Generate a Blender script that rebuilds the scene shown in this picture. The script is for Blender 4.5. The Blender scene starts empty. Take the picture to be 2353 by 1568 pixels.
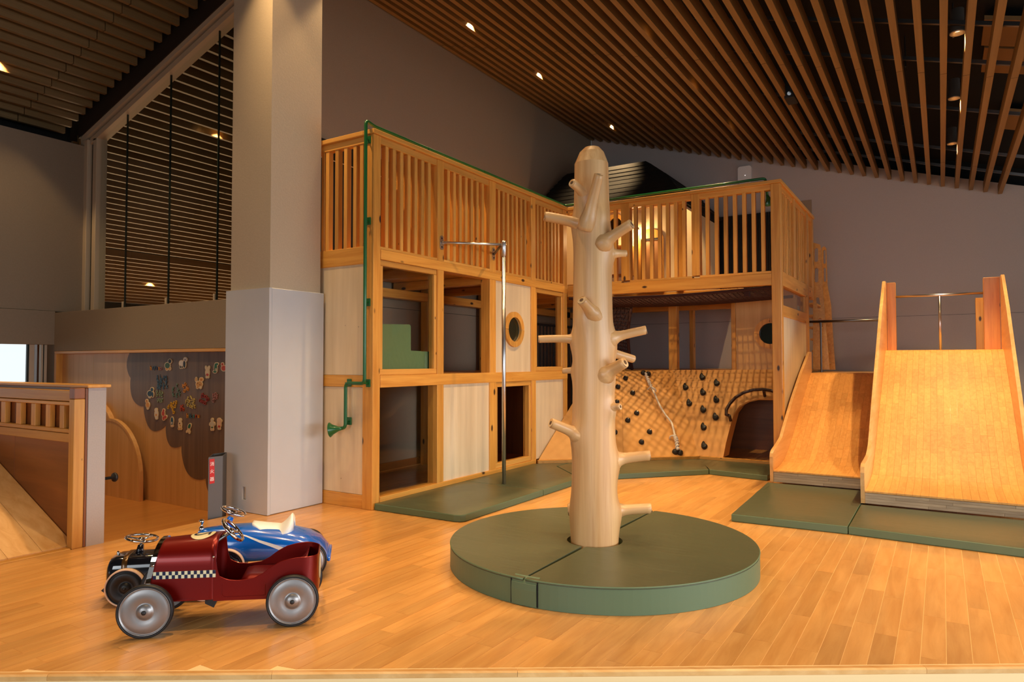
import bpy, bmesh, math, random
from mathutils import Vector
from mathutils.geometry import tessellate_polygon
random.seed(7)
RND = random.Random(11)
SC = bpy.context.scene
COL = SC.collection
PI = math.pi

# ---------------------------------------------------------------- camera
H = 1.05
FPX = 1580.0
YAW, PITCH, ROLL = math.radians(32.0), math.radians(1.75), math.radians(-0.08)
FW = Vector((-math.sin(YAW)*math.cos(PITCH), math.cos(YAW)*math.cos(PITCH), math.sin(PITCH)))
_r = Vector((math.cos(YAW), math.sin(YAW), 0.0))
_u = _r.cross(FW)
RT = _r*math.cos(ROLL) + _u*math.sin(ROLL)
UP = _u*math.cos(ROLL) - _r*math.sin(ROLL)
CAM = Vector((0.0, 0.0, H))
cam_data = bpy.data.cameras.new('camera')
cam_data.sensor_fit = 'HORIZONTAL'
cam_data.sensor_width = 36.0
cam_data.lens = 36.0*FPX/2353.0
cam_data.clip_start = 0.05
cam_data.clip_end = 2000.0
cam = bpy.data.objects.new('camera', cam_data)
COL.objects.link(cam)
from mathutils import Matrix
cam.matrix_world = Matrix(((RT.x, UP.x, -FW.x, 0.0), (RT.y, UP.y, -FW.y, 0.0), (RT.z, UP.z, -FW.z, H), (0, 0, 0, 1)))
SC.camera = cam

# ---------------------------------------------------------------- colour management, world, daylight
SC.view_settings.view_transform = 'Standard'
SC.view_settings.look = 'None'
SC.view_settings.exposure = 0.0
SC.view_settings.gamma = 1.0
SC.view_settings.use_curve_mapping = False
SC.cycles.max_bounces = 7
SC.cycles.diffuse_bounces = 4
SC.cycles.glossy_bounces = 4
SC.cycles.transmission_bounces = 6
SC.cycles.caustics_reflective = False
SC.cycles.caustics_refractive = False
SC.cycles.sample_clamp_indirect = 3.0

world = bpy.data.worlds.new('overcast_sky')
SC.world = world
world.use_nodes = True
wn = world.node_tree.nodes['Background']
wn.inputs['Color'].default_value = (0.90, 0.95, 1.0, 1)
wn.inputs['Strength'].default_value = 1.15

WARM = (1.0, 0.66, 0.32)
DAY = (0.90, 0.95, 1.0)
K_DAY = 0.8
K_LAMP = 2.7
def area(name, loc, rot, sx, sy, power, colour, spread=180):
    l = bpy.data.lights.new(name, 'AREA')
    l.shape = 'RECTANGLE'; l.size = sx; l.size_y = sy
    l.energy = power; l.color = colour
    o = bpy.data.objects.new(name, l)
    l.spread = math.radians(spread)
    o.location = loc; o.rotation_euler = rot
    COL.objects.link(o)
    return o
# daylight entering through the window bands of the east side and of the wall behind the camera
area('daylight_east_windows', (5.3, 3.2, 1.25), (0, PI/2-0.30, 0), 1.7, 9.0, 150*K_DAY, DAY, 75)
area('daylight_south_windows', (0.9, -4.2, 1.4), (PI/2-0.22, 0, 0), 6.5, 1.8, 60*K_DAY, DAY, 75)
area('warm_fill_glazed_room', (-12.4, 6.8, 1.0), (0, -PI/2-0.25, 0), 1.6, 5.5, 160, (1.0, 0.72, 0.40), 150)  # added warm fill at the far windows, aimed up at the slats

# ---------------------------------------------------------------- measuring helpers (pixel of the photograph -> point on a known plane)
def ray(px, py):
    return FW + RT*((px-1176.5)/FPX) - UP*((py-784.0)/FPX)
def on_z(px, py, z=0.0):
    d = ray(px, py); return CAM + d*((z-H)/d.z)
def on_x(px, py, x):
    d = ray(px, py); return CAM + d*(x/d.x)
def on_y(px, py, y):
    d = ray(px, py); return CAM + d*(y/d.y)
def on_plane(px, py, p0, n):
    d = ray(px, py); n = Vector(n); return CAM + d*((Vector(p0)-CAM).dot(n)/d.dot(n))
def at_depth(px, py, z):
    return CAM + ray(px, py)*z
def to_px(p):
    v = Vector(p)-CAM; w = v.dot(FW)
    return (1176.5+FPX*v.dot(RT)/w, 784.0-FPX*v.dot(UP)/w, w)

# ---------------------------------------------------------------- mesh builder
WLOC = {}
class MB:
    """collects pieces; each piece carries grain coordinates ('gc') and a random tone ('tone')"""
    def __init__(s):
        s.v = []; s.f = []; s.gc = []; s.tone = []; s.mi = []; s.sm = []
        s.m = 0
        s.smooth = False
    def add(s, verts, faces, axis=0, tone=None, off=None, gcs=None):
        b = len(s.v)
        t = RND.random() if tone is None else tone
        o = Vector((RND.uniform(0, 50), RND.uniform(0, 50), RND.uniform(0, 50))) if off is None else off
        a2, a3 = [(1, 2), (0, 2), (0, 1)][axis]
        for i, p in enumerate(verts):
            p = Vector(p); s.v.append(p)
            if gcs: s.gc.append(Vector(gcs[i])+o)
            else: s.gc.append(Vector((p[axis]+o.x, p[a2]+o.y, p[a3]+o.z)))
            s.tone.append(t)
        for f in faces:
            s.f.append([b+i for i in f]); s.mi.append(s.m); s.sm.append(s.smooth)
    def box(s, x0, x1, y0, y1, z0, z1, axis=None, bev=0.0, tone=None):
        if x0 > x1: x0, x1 = x1, x0
        if y0 > y1: y0, y1 = y1, y0
        if z0 > z1: z0, z1 = z1, z0
        d = (x1-x0, y1-y0, z1-z0)
        if axis is None: axis = max(range(3), key=lambda i: d[i])
        if bev <= 0 or min(d) < 2.2*bev:
            v = [(x, y, z) for z in (z0, z1) for y in (y0, y1) for x in (x0, x1)]
            f = [(0, 2, 3, 1), (4, 5, 7, 6), (0, 1, 5, 4), (2, 6, 7, 3), (0, 4, 6, 2), (1, 3, 7, 5)]
            s.add(v, f, axis, tone); return
        lo = (x0, y0, z0); hi = (x1, y1, z1); v = []; idx = {}
        for cx in (0, 1):
            for cy in (0, 1):
                for cz in (0, 1):
                    c = (cx, cy, cz)
                    for k in range(3):
                        p = []
                        for i in range(3):
                            e = (hi if c[i] else lo)[i]
                            p.append(e if i == k else e+(-bev if c[i] else bev))
                        idx[(c, k)] = len(v); v.append(tuple(p))
        f = []
        for k in range(3):
            a, b = [i for i in range(3) if i != k]
            for sd in (0, 1):
                q = []
                for ca, cb in ((0, 0), (1, 0), (1, 1), (0, 1)):
                    c = [0, 0, 0]; c[k] = sd; c[a] = ca; c[b] = cb
                    q.append(idx[(tuple(c), k)])
                f.append(q)
        for k in range(3):      # edges along axis k
            a, b = [i for i in range(3) if i != k]
            for ca in (0, 1):
                for cb in (0, 1):
                    c0 = [0, 0, 0]; c0[a] = ca; c0[b] = cb; c1 = list(c0); c1[k] = 1
                    f.append([idx[(tuple(c0), a)], idx[(tuple(c1), a)], idx[(tuple(c1), b)], idx[(tuple(c0), b)]])
        for cx in (0, 1):
            for cy in (0, 1):
                for cz in (0, 1):
                    f.append([idx[((cx, cy, cz), k)] for k in range(3)])
        ctr = Vector(((x0+x1)/2, (y0+y1)/2, (z0+z1)/2)); g = []
        for q in f:
            p = [Vector(v[i]) for i in q]; n = (p[1]-p[0]).cross(p[2]-p[0])
            m = sum(p, Vector())/len(p)
            g.append(q if n.dot(m-ctr) > 0 else q[::-1])
        s.add(v, g, axis, tone)
    def prism(s, poly, to3, depth, axis=2, holes=(), tone=None):
        """poly (2D, with optional holes) in a plane given by to3(a, b, t); extruded for t in [0, depth]"""
        loops = [list(poly)]+[list(h) for h in holes]
        tri = tessellate_polygon([[Vector((a, b, 0)) for a, b in l] for l in loops])
        flat = [q for l in loops for q in l]; n = len(flat)
        v = [to3(a, b, 0) for a, b in flat]+[to3(a, b, depth) for a, b in flat]
        ar = 0
        for i in range(len(poly)):
            ar += poly[i][0]*poly[(i+1) % len(poly)][1]-poly[(i+1) % len(poly)][0]*poly[i][1]
        e1 = Vector(to3(1, 0, 0))-Vector(to3(0, 0, 0)); e2 = Vector(to3(0, 1, 0))-Vector(to3(0, 0, 0)); e3 = Vector(to3(0, 0, 1))-Vector(to3(0, 0, 0))
        right = e1.cross(e2).dot(e3) > 0
        f = []
        for t in tri:
            a, b, c = [flat[i] for i in t]
            ccw = (b[0]-a[0])*(c[1]-a[1])-(b[1]-a[1])*(c[0]-a[0]) > 0
            q = list(t) if ccw else list(t)[::-1]
            top = [i+n for i in q]; bot = q[::-1]
            if depth < 0: top, bot = top[::-1], bot[::-1]
            f += [top, bot] if right else [top[::-1], bot[::-1]]
        base = 0
        for l in loops:
            m = len(l); la = 0
            for i in range(m): la += l[i][0]*l[(i+1) % m][1]-l[(i+1) % m][0]*l[i][1]
            out = (la > 0) == (base == 0)
            for i in range(m):
                a, b = base+i, base+(i+1) % m
                q = [a, b, b+n, a+n]
                flip = (not out)
                if depth < 0: flip = not flip
                if not right: flip = not flip
                f.append(q[::-1] if flip else q)
            base += m
        s.add(v, f, axis, tone)
    def loft(s, secs, closed=True, caps=True, axis=0, tone=None, gcs=False, hard=False):
        n = len(secs[0])
        if hard:
            t = RND.random() if tone is None else tone
            for j in range(n if closed else n-1): s.loft([[q[j], q[(j+1) % n]] for q in secs], False, False, axis, t)
            if caps and closed: s.add(secs[0], [list(range(n))[::-1]], axis, t); s.add(secs[-1], [list(range(n))], axis, t)
            return
        v = [p for q in secs for p in q]; f = []
        for i in range(len(secs)-1):
            for j in range(n if closed else n-1):
                a = i*n+j; b = i*n+(j+1) % n
                f.append((a, b, b+n, a+n))
        if caps and closed:
            f.append(tuple(range(n))[::-1]); f.append(tuple(range((len(secs)-1)*n, len(secs)*n)))
        g = None
        if gcs:
            g = []; L = 0.0; prev = None
            for q in secs:
                c = sum((Vector(p) for p in q), Vector())/n
                if prev is not None: L += (c-prev).length
                prev = c
                for p in q: g.append((L, (Vector(p)-c).x, (Vector(p)-c).y+(Vector(p)-c).z))
        s.add(v, f, axis, tone, gcs=g)
    def tube(s, path, r, n=10, caps=True, tone=None):
        path = [Vector(p) for p in path]
        rr = r if isinstance(r, (list, tuple)) else [r]*len(path)
        d0 = (path[1]-path[0]).normalized()
        ref = Vector((0, 0, 1)) if abs(d0.z) < 0.9 else Vector((1, 0, 0))
        a = d0.cross(ref).normalized(); secs = []; prev = d0
        for i, p in enumerate(path):
            if i == 0: d = d0
            elif i == len(path)-1: d = (path[i]-path[i-1]).normalized()
            else: d = ((path[i+1]-p).normalized()+(p-path[i-1]).normalized()).normalized()
            a = (a-d*a.dot(d)).normalized(); b = d.cross(a)
            secs.append([p+(a*math.cos(2*PI*k/n)+b*math.sin(2*PI*k/n))*rr[i] for k in range(n)])
        s.loft(secs, True, caps, 0, tone, gcs=True)
    def lathe(s, prof, c, ax=(0, 0, 1), n=32, caps=True, tone=None):
        """prof: list of (radius, distance along ax)"""
        ax = Vector(ax).normalized(); c = Vector(c)
        ref = Vector((0, 0, 1)) if abs(ax.z) < 0.9 else Vector((1, 0, 0))
        a = ax.cross(ref).normalized(); b = ax.cross(a)
        s.loft([[c+ax*t+(a*math.cos(2*PI*k/n)+b*math.sin(2*PI*k/n))*max(r, 1e-5) for k in range(n)] for r, t in prof], True, caps, 2, tone)
    def torus(s, c, ax, R, r, n=36, m=10, tone=None):
        ax = Vector(ax).normalized(); c = Vector(c)
        ref = Vector((0, 0, 1)) if abs(ax.z) < 0.9 else Vector((1, 0, 0))
        a = ax.cross(ref).normalized(); b = ax.cross(a); v = []; f = []
        for i in range(n):
            e = a*math.cos(2*PI*i/n)+b*math.sin(2*PI*i/n)
            for j in range(m):
                t = 2*PI*j/m
                v.append(c+e*(R+r*math.cos(t))+ax*(r*math.sin(t)))
        for i in range(n):
            for j in range(m):
                f.append((i*m+j, ((i+1) % n)*m+j, ((i+1) % n)*m+(j+1) % m, i*m+(j+1) % m))
        s.add(v, f, 0, tone)
    def ball(s, c, r, n=12, m=8, sc=(1, 1, 1), tone=None):
        c = Vector(c); secs = []
        for i in range(m+1):
            t = PI*i/m
            secs.append([c+Vector((r*math.sin(t)*math.cos(2*PI*k/n)*sc[0], r*math.sin(t)*math.sin(2*PI*k/n)*sc[1], -r*math.cos(t)*sc[2])) if 0 < i < m else c+Vector((1e-5*math.cos(2*PI*k/n), 1e-5*math.sin(2*PI*k/n), -r*math.cos(t)*sc[2])) for k in range(n)])
        s.loft(secs, True, False, 2, tone)
    def build(s, name, mats, parent=None, base=None, fixn=True):
        if not isinstance(mats, (list, tuple)): mats = [mats]
        if parent is not None: off = WLOC[parent.name_full]
        elif base is not None: off = Vector(base)
        else:
            xs = [p.x for p in s.v]; ys = [p.y for p in s.v]; zs = [p.z for p in s.v]
            off = Vector(((min(xs)+max(xs))/2, (min(ys)+max(ys))/2, min(zs)))
        me = bpy.data.meshes.new(name)
        me.from_pydata([tuple(p-off) for p in s.v], [], s.f)
        for m in mats: me.materials.append(m)
        me.polygons.foreach_set('material_index', s.mi)
        me.polygons.foreach_set('use_smooth', s.sm)
        a = me.attributes.new('gc', 'FLOAT_VECTOR', 'POINT'); a.data.foreach_set('vector', [c for g in s.gc for c in g])
        a = me.attributes.new('tone', 'FLOAT', 'POINT'); a.data.foreach_set('value', s.tone)
        bm = bmesh.new(); bm.from_mesh(me); bmesh.ops.recalc_face_normals(bm, faces=bm.faces); bm.to_mesh(me); bm.free()
        me.update()
        o = bpy.data.objects.new(name, me)
        COL.objects.link(o)
        if parent is not None: o.parent = parent
        else: o.location = off
        WLOC[o.name_full] = off
        return o
def tag(o, label=None, cat=None, group=None, kind=None):
    if label: o['label'] = label
    if cat: o['category'] = cat
    if group: o['group'] = group
    if kind: o['kind'] = kind
    return o
def thing(name, label, cat, loc, group=None):
    o = bpy.data.objects.new(name, None)
    o.empty_display_size = 0.1
    o.location = loc
    COL.objects.link(o); WLOC[o.name_full] = Vector(loc)
    return tag(o, label, cat, group)
def struct(o): o['kind'] = 'structure'; return o
def bx(name, mat, parent, x0, x1, y0, y1, z0, z1, axis=None, bev=0.003, tone=None):
    b = MB(); b.box(x0, x1, y0, y1, z0, z1, axis, bev, tone)
    return b.build(name, mat, parent)

# ---------------------------------------------------------------- materials
def new_mat(name):
    m = bpy.data.materials.new(name); m.use_nodes = True
    nt = m.node_tree; p = nt.nodes['Principled BSDF']
    return m, nt, p
def lin(r, g, b):
    f = lambda c: (c/255/12.92) if c/255 <= 0.04045 else ((c/255+0.055)/1.055)**2.4
    return (f(r), f(g), f(b), 1)
def N(nt, t, **kw):
    n = nt.nodes.new(t)
    for k, v in kw.items(): setattr(n, k, v)
    return n
def bump_in(nt, p, height, strength, dist=0.01):
    b = N(nt, 'ShaderNodeBump'); b.inputs['Strength'].default_value = strength; b.inputs['Distance'].default_value = dist
    nt.links.new(height, b.inputs['Height']); nt.links.new(b.outputs[0], p.inputs['Normal'])
def plain(name, col, rough=0.5, metal=0.0, coat=0.0, spec=0.5, noise=0.0, nscale=40.0, bump=0.0, emit=None, estr=0.0, trans=0.0, ior=1.45):
    m, nt, p = new_mat(name)
    p.inputs['Base Color'].default_value = col
    p.inputs['Roughness'].default_value = rough
    p.inputs['Metallic'].default_value = metal
    p.inputs['Coat Weight'].default_value = coat
    p.inputs['Coat Roughness'].default_value = 0.08
    p.inputs['Specular IOR Level'].default_value = spec
    p.inputs['Transmission Weight'].default_value = trans
    p.inputs['IOR'].default_value = ior
    if emit: p.inputs['Emission Color'].default_value = emit; p.inputs['Emission Strength'].default_value = estr
    if noise or bump:
        tc = N(nt, 'ShaderNodeTexCoord'); no = N(nt, 'ShaderNodeTexNoise'); no.inputs['Scale'].default_value = nscale; no.inputs['Detail'].default_value = 3
        nt.links.new(tc.outputs['Object'], no.inputs['Vector'])
        if noise:
            mr = N(nt, 'ShaderNodeMapRange'); mr.inputs['From Min'].default_value = 0.3; mr.inputs['From Max'].default_value = 0.7
            mr.inputs['To Min'].default_value = 1-noise; mr.inputs['To Max'].default_value = 1+noise
            nt.links.new(no.outputs['Fac'], mr.inputs['Value'])
            mx = N(nt, 'ShaderNodeVectorMath', operation='SCALE'); mx.inputs[0].default_value = col[:3]
            nt.links.new(mr.outputs[0], mx.inputs['Scale']); nt.links.new(mx.outputs[0], p.inputs['Base Color'])
        if bump: bump_in(nt, p, no.outputs['Fac'], bump, 0.004)
    return m
def wood(name, c1, c2, rough=0.4, tonevar=0.25, gs=(1.6, 28, 28), knots=0.0, coat=0.0, bump=0.05, spec=0.5, knotcol=(0.05, 0.02, 0.008, 1), blot=0.0):
    m, nt, p = new_mat(name); L = nt.links.new
    p.inputs['Roughness'].default_value = rough; p.inputs['Coat Weight'].default_value = coat; p.inputs['Coat Roughness'].default_value = 0.12
    p.inputs['Specular IOR Level'].default_value = spec
    at = N(nt, 'ShaderNodeAttribute', attribute_name='gc')
    mp = N(nt, 'ShaderNodeVectorMath', operation='MULTIPLY'); mp.inputs[1].default_value = gs
    L(at.outputs['Vector'], mp.inputs[0])
    no = N(nt, 'ShaderNodeTexNoise'); no.inputs['Scale'].default_value = 1.0; no.inputs['Detail'].default_value = 5; no.inputs['Roughness'].default_value = 0.6; no.inputs['Distortion'].default_value = 0.6
    L(mp.outputs[0], no.inputs['Vector'])
    rp = N(nt, 'ShaderNodeValToRGB'); rp.color_ramp.elements[0].position = 0.32; rp.color_ramp.elements[1].position = 0.68
    rp.color_ramp.elements[0].color = c1; rp.color_ramp.elements[1].color = c2
    L(no.outputs['Fac'], rp.inputs['Fac'])
    tn = N(nt, 'ShaderNodeAttribute', attribute_name='tone')
    mr = N(nt, 'ShaderNodeMapRange'); mr.inputs['To Min'].default_value = 1-tonevar; mr.inputs['To Max'].default_value = 1+tonevar*0.7
    L(tn.outputs['Fac'], mr.inputs['Value'])
    fac = mr.outputs[0]
    if blot:
        mb = N(nt, 'ShaderNodeVectorMath', operation='MULTIPLY'); mb.inputs[1].default_value = (2.2, 9, 9); L(at.outputs['Vector'], mb.inputs[0])
        nb = N(nt, 'ShaderNodeTexNoise'); nb.inputs['Scale'].default_value = 1.0; nb.inputs['Detail'].default_value = 2; L(mb.outputs[0], nb.inputs['Vector'])
        m2 = N(nt, 'ShaderNodeMapRange'); m2.inputs['From Min'].default_value = 0.3; m2.inputs['From Max'].default_value = 0.7; m2.inputs['To Min'].default_value = 1-blot; m2.inputs['To Max'].default_value = 1+blot
        L(nb.outputs['Fac'], m2.inputs['Value'])
        mm = N(nt, 'ShaderNodeMath', operation='MULTIPLY'); L(fac, mm.inputs[0]); L(m2.outputs[0], mm.inputs[1]); fac = mm.outputs[0]
    sc = N(nt, 'ShaderNodeVectorMath', operation='SCALE'); L(rp.outputs['Color'], sc.inputs[0]); L(fac, sc.inputs['Scale'])
    out = sc.outputs[0]
    if knots:
        kv = N(nt, 'ShaderNodeVectorMath', operation='MULTIPLY'); kv.inputs[1].default_value = (4.2, 9, 9); L(at.outputs['Vector'], kv.inputs[0])
        vo = N(nt, 'ShaderNodeTexVoronoi'); vo.inputs['Scale'].default_value = 1.0; vo.inputs['Randomness'].default_value = 1.0; L(kv.outputs[0], vo.inputs['Vector'])
        k1 = N(nt, 'ShaderNodeMapRange'); k1.inputs['From Min'].default_value = knots*0.75; k1.inputs['From Max'].default_value = knots*1.25; k1.inputs['To Min'].default_value = 1.0; k1.inputs['To Max'].default_value = 0.0
        L(vo.outputs['Distance'], k1.inputs['Value'])
        mx = N(nt, 'ShaderNodeMix', data_type='RGBA'); L(k1.outputs[0], mx.inputs['Factor']); L(out, mx.inputs['A']); mx.inputs['B'].default_value = knotcol
        out = mx.outputs['Result']
    L(out, p.inputs['Base Color'])
    if bump: bump_in(nt, p, no.outputs['Fac'], bump, 0.003)
    return m
def vinyl(name, col, rough=0.38, wr=0.35, scale=3.0):
    m, nt, p = new_mat(name); L = nt.links.new
    p.inputs['Base Color'].default_value = col; p.inputs['Roughness'].default_value = rough
    tc = N(nt, 'ShaderNodeTexCoord'); mp = N(nt, 'ShaderNodeMapping'); mp.inputs['Scale'].default_value = (1.0, 3.2, 2.0); mp.inputs['Rotation'].default_value = (0, 0, 0.5)
    L(tc.outputs['Object'], mp.inputs['Vector'])
    no = N(nt, 'ShaderNodeTexNoise'); no.inputs['Scale'].default_value = scale; no.inputs['Detail'].default_value = 2.5; no.inputs['Distortion'].default_value = 1.2; L(mp.outputs[0], no.inputs['Vector'])
    bump_in(nt, p, no.outputs['Fac'], wr, 0.012)
    return m

M = {}
M['pine'] = wood('pine', lin(198, 132, 50), lin(224, 164, 76), rough=0.38, tonevar=0.14, knots=0.12, bump=0.03)
M['pine_board'] = wood('pine_board', lin(203, 140, 58), lin(226, 168, 82), rough=0.4, tonevar=0.22, knots=0.05, bump=0.03)
M['ply'] = wood('pale_plywood', lin(214, 190, 150), lin(228, 206, 168), rough=0.5, tonevar=0.04, gs=(0.8, 14, 14), knots=0.02, bump=0.02, blot=0.05)
M['maple'] = wood('maple_floor', lin(204, 144, 76), lin(222, 166, 96), rough=0.3, tonevar=0.12, gs=(3.0, 26, 26), coat=0.25, bump=0.02, blot=0.09)
M['groove_highlight'] = plain('floor_groove_highlight', lin(246, 212, 156), 0.5)  # pale colour paints in the light caught along the plank bevels
M['lowfloor'] = wood('lower_floor', lin(200, 130, 62), lin(216, 150, 78), rough=0.28, tonevar=0.1, gs=(1.4, 10, 10), coat=0.3, bump=0.01)
M['beech'] = wood('beech_parquet', lin(218, 154, 78), lin(234, 176, 98), rough=0.55, tonevar=0.1, gs=(6, 40, 40), coat=0.0, bump=0.0, spec=0.35)
M['beech_ply'] = wood('beech_plywood', lin(216, 160, 92), lin(236, 188, 124), rough=0.36, tonevar=0.08, gs=(1.5, 18, 18), coat=0.15, bump=0.01)
M['trunk'] = wood('bare_trunk', lin(192, 144, 90), lin(220, 178, 124), rough=0.42, tonevar=0.05, gs=(0.9, 22, 22), bump=0.03, coat=0.1)
M['peg_end'] = wood('cut_end', lin(196, 160, 112), lin(226, 196, 150), rough=0.55, tonevar=0.05, gs=(30, 30, 30))
M['pith'] = plain('dark_pith', lin(92, 66, 44), 0.7, noise=0.3)
M['walnut'] = wood('walnut_veneer', lin(98, 76, 58), lin(122, 96, 74), rough=0.5, tonevar=0.06, gs=(0.7, 16, 16), bump=0.01)
M['oak'] = wood('oak_veneer', lin(206, 158, 96), lin(222, 178, 116), rough=0.45, tonevar=0.08, gs=(0.7, 16, 16), bump=0.01)
M['redwood'] = wood('red_brown_panel', lin(120, 66, 28), lin(146, 84, 38), rough=0.4, tonevar=0.1, gs=(1.0, 12, 12), coat=0.15)
M['climb'] = wood('climbing_ply', lin(206, 146, 74), lin(220, 164, 90), rough=0.6, tonevar=0.05, gs=(1.5, 2.5, 2.5), coat=0.0, bump=0.01)
M['slat'] = wood('ceiling_slat', lin(126, 98, 58), lin(140, 110, 68), rough=0.65, tonevar=0.08, gs=(1, 30, 30), bump=0.0)
M['wall'] = plain('grey_wallcloth', lin(148, 132, 112), 0.85, noise=0.04, nscale=90, bump=0.15)
M['wall_light'] = plain('light_grey_wallcloth', lin(178, 170, 166), 0.85, noise=0.03, nscale=120, bump=0.15)
M['pillar'] = plain('pillar_wallcloth', lin(190, 172, 146), 0.85, noise=0.03, nscale=90, bump=0.15)
M['pad'] = plain('grey_vinyl_pad', lin(196, 196, 196), 0.42, noise=0.02, nscale=6)
M['void'] = plain('black_plenum', (0.006, 0.006, 0.006, 1), 0.9)
M['beam'] = plain('dark_brown_beam', lin(46, 34, 26), 0.7)
M['cream'] = plain('cream_frame', lin(206, 188, 160), 0.5)
M['greyline'] = plain('grey_riser', lin(150, 152, 154), 0.7, noise=0.04, nscale=60)
M['green'] = vinyl('green_vinyl', lin(82, 88, 66), 0.36, 0.22)
M['green_side'] = plain('green_vinyl_side', lin(90, 112, 84), 0.45)
M['green_soft'] = vinyl('green_cushion', lin(96, 122, 80), 0.5, 0.25, 5)
M['steel'] = plain('brushed_steel', (0.62, 0.62, 0.62, 1), 0.28, 1.0)
M['darksteel'] = plain('dark_steel', (0.20, 0.19, 0.18, 1), 0.35, 1.0)
M['chrome'] = plain('chrome', (0.85, 0.83, 0.80, 1), 0.05, 1.0)
M['greenpipe'] = plain('green_paint', lin(20, 92, 42), 0.35, coat=0.3)
M['black'] = plain('black_plastic', (0.012, 0.012, 0.013, 1), 0.45)
M['blackgloss'] = plain('black_gloss', (0.006, 0.007, 0.012, 1), 0.12, coat=1.0)
M['hold'] = plain('dark_hold', lin(40, 36, 32), 0.55)
M['rope'] = plain('white_rope', lin(226, 218, 204), 0.8, noise=0.15, nscale=160)
M['net'] = plain('dark_red_net', lin(58, 26, 20), 0.8)
M['rail_dark'] = plain('dark_brown_rail', lin(54, 28, 22), 0.4)
M['roof'] = plain('black_shingle', lin(15, 11, 10), 0.85, noise=0.2, nscale=30)
M['housewall'] = plain('cream_house_wall', lin(238, 214, 170), 0.7)
M['red'] = plain('red_car_paint', lin(118, 10, 4), 0.34, metal=0.5, coat=0.2)
M['blue'] = plain('blue_car_paint', lin(0, 100, 205), 0.24, coat=1.0)
M['whiteplastic'] = plain('white_plastic', lin(240, 238, 234), 0.35)
M['ivory'] = plain('ivory_paint', lin(226, 216, 176), 0.45)
M['navy'] = plain('navy_paint', lin(14, 24, 60), 0.45)
M['silver'] = plain('silver_disc', (0.30, 0.29, 0.285, 1), 0.40, 0.8)
M['rubber'] = plain('black_rubber', (0.010, 0.010, 0.011, 1), 0.5)
M['tyre_cream'] = plain('cream_tyre', lin(232, 196, 168), 0.5)
M['gunmetal'] = plain('grey_metal_box', lin(92, 88, 86), 0.4, 0.4)
M['redlabel'] = plain('red_label', lin(190, 24, 20), 0.4)
M['lampglow'] = plain('lamp_glow', (1, 0.7, 0.4, 1), 0.5, emit=(1.0, 0.66, 0.32, 1), estr=9.0)
M['lamp_trim'] = plain('lamp_trim', lin(200, 190, 176), 0.35, 0.6)
M['tan'] = plain('tan_panel', lin(150, 112, 66), 0.7)
M['joint'] = plain('dark_joint', lin(34, 44, 38), 0.4)
m, nt, p = new_mat('clear_glass')
mix = N(nt, 'ShaderNodeMixShader'); tr = N(nt, 'ShaderNodeBsdfTransparent'); gl = N(nt, 'ShaderNodeBsdfGlossy'); gl.inputs['Roughness'].default_value = 0.02
lw = N(nt, 'ShaderNodeLayerWeight'); lw.inputs['Blend'].default_value = 0.5
fr = N(nt, 'ShaderNodeMapRange'); fr.inputs['From Min'].default_value = 0.45; fr.inputs['To Min'].default_value = 0.02; fr.inputs['To Max'].default_value = 0.45
nt.links.new(lw.outputs['Facing'], fr.inputs['Value'])
tr.inputs['Color'].default_value = (0.96, 0.98, 0.97, 1)
nt.links.new(fr.outputs[0], mix.inputs[0]); nt.links.new(tr.outputs[0], mix.inputs[1]); nt.links.new(gl.outputs[0], mix.inputs[2])
nt.links.new(mix.outputs[0], nt.nodes['Material Output'].inputs['Surface'])
M['glass'] = m
# ================================================================ SETTING
XW, YB = -4.62, 9.75                       # long inner wall and back wall
WX, LOWZ = -7.62, -0.17                    # west wall, floor west of the platform
PLX = -4.165                               # west edge of the platform
E0, E1 = on_z(0, 1552), on_z(2353, 1533)   # front edge of the platform
ESL = (E1.y-E0.y)/(E1.x-E0.x)
def edge_y(x): return E0.y+ESL*(x-E0.x)

# ---- platform floor
b = MB()
xs0, xs1, yt = PLX, 5.4, YB
poly = [(xs0, edge_y(xs0)), (xs1, edge_y(xs1)), (xs1, yt), (XW, yt), (XW, 3.60), (xs0, 3.60)]
b.prism(poly, lambda a, c, t: (a, c, -0.0012+t), LOWZ-0.3+0.0012)
floor = struct(b.build('floor', M['groove_highlight']))
# planks: each its own piece; the 300 that show largest are objects, the rest one piece of stuff
PW = 0.0785
cand = []
nx = int((1.9-PLX)/PW)
for i in range(-5, nx):
    x0 = PLX+i*PW; x1 = x0+PW
    r2 = random.Random(100+i); y = (edge_y(x0)+0.03 if i >= 0 else 3.62)-r2.uniform(0.0, 0.5)
    end = 9.7
    while y < end:
        L = r2.uniform(0.42, 0.78); y1 = min(y+L, end)
        cand.append((x0, x1, y, y1)); y = y1
def plank_poly(x0, x1, ya, yb):
    g = 0.0010
    pa, pb = x0+g, x1-g
    if pa < PLX-0.001 and ya < 3.62: ya = 3.62
    a0 = max(ya+g*0.5, edge_y(pa)+0.032); a1 = max(ya+g*0.5, edge_y(pb)+0.032)
    yb2 = yb-g*0.5
    if yb2-max(a0, a1) < 0.01: return None
    return [(pa, a0), (pb, a1), (pb, yb2), (pa, yb2)]
def size_px(c):
    q = [to_px((x, y, 0)) for x, y in ((c[0], c[2]), (c[1], c[2]), (c[1], c[3]), (c[0], c[3]))]
    if min(k[2] for k in q) < 0.5: return 0
    cx = sum(k[0] for k in q)/4; cy = sum(k[1] for k in q)/4
    if not (-60 < cx < 2413 and 900 < cy < 1600): return 0
    if math.hypot((c[0]+c[1])/2+1.54, (c[2]+c[3])/2-3.35) < 0.7: return 0
    return abs(sum(q[i][0]*q[(i+1) % 4][1]-q[(i+1) % 4][0]*q[i][1] for i in range(4)))/2
ranked = sorted(cand, key=size_px, reverse=True)
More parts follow.
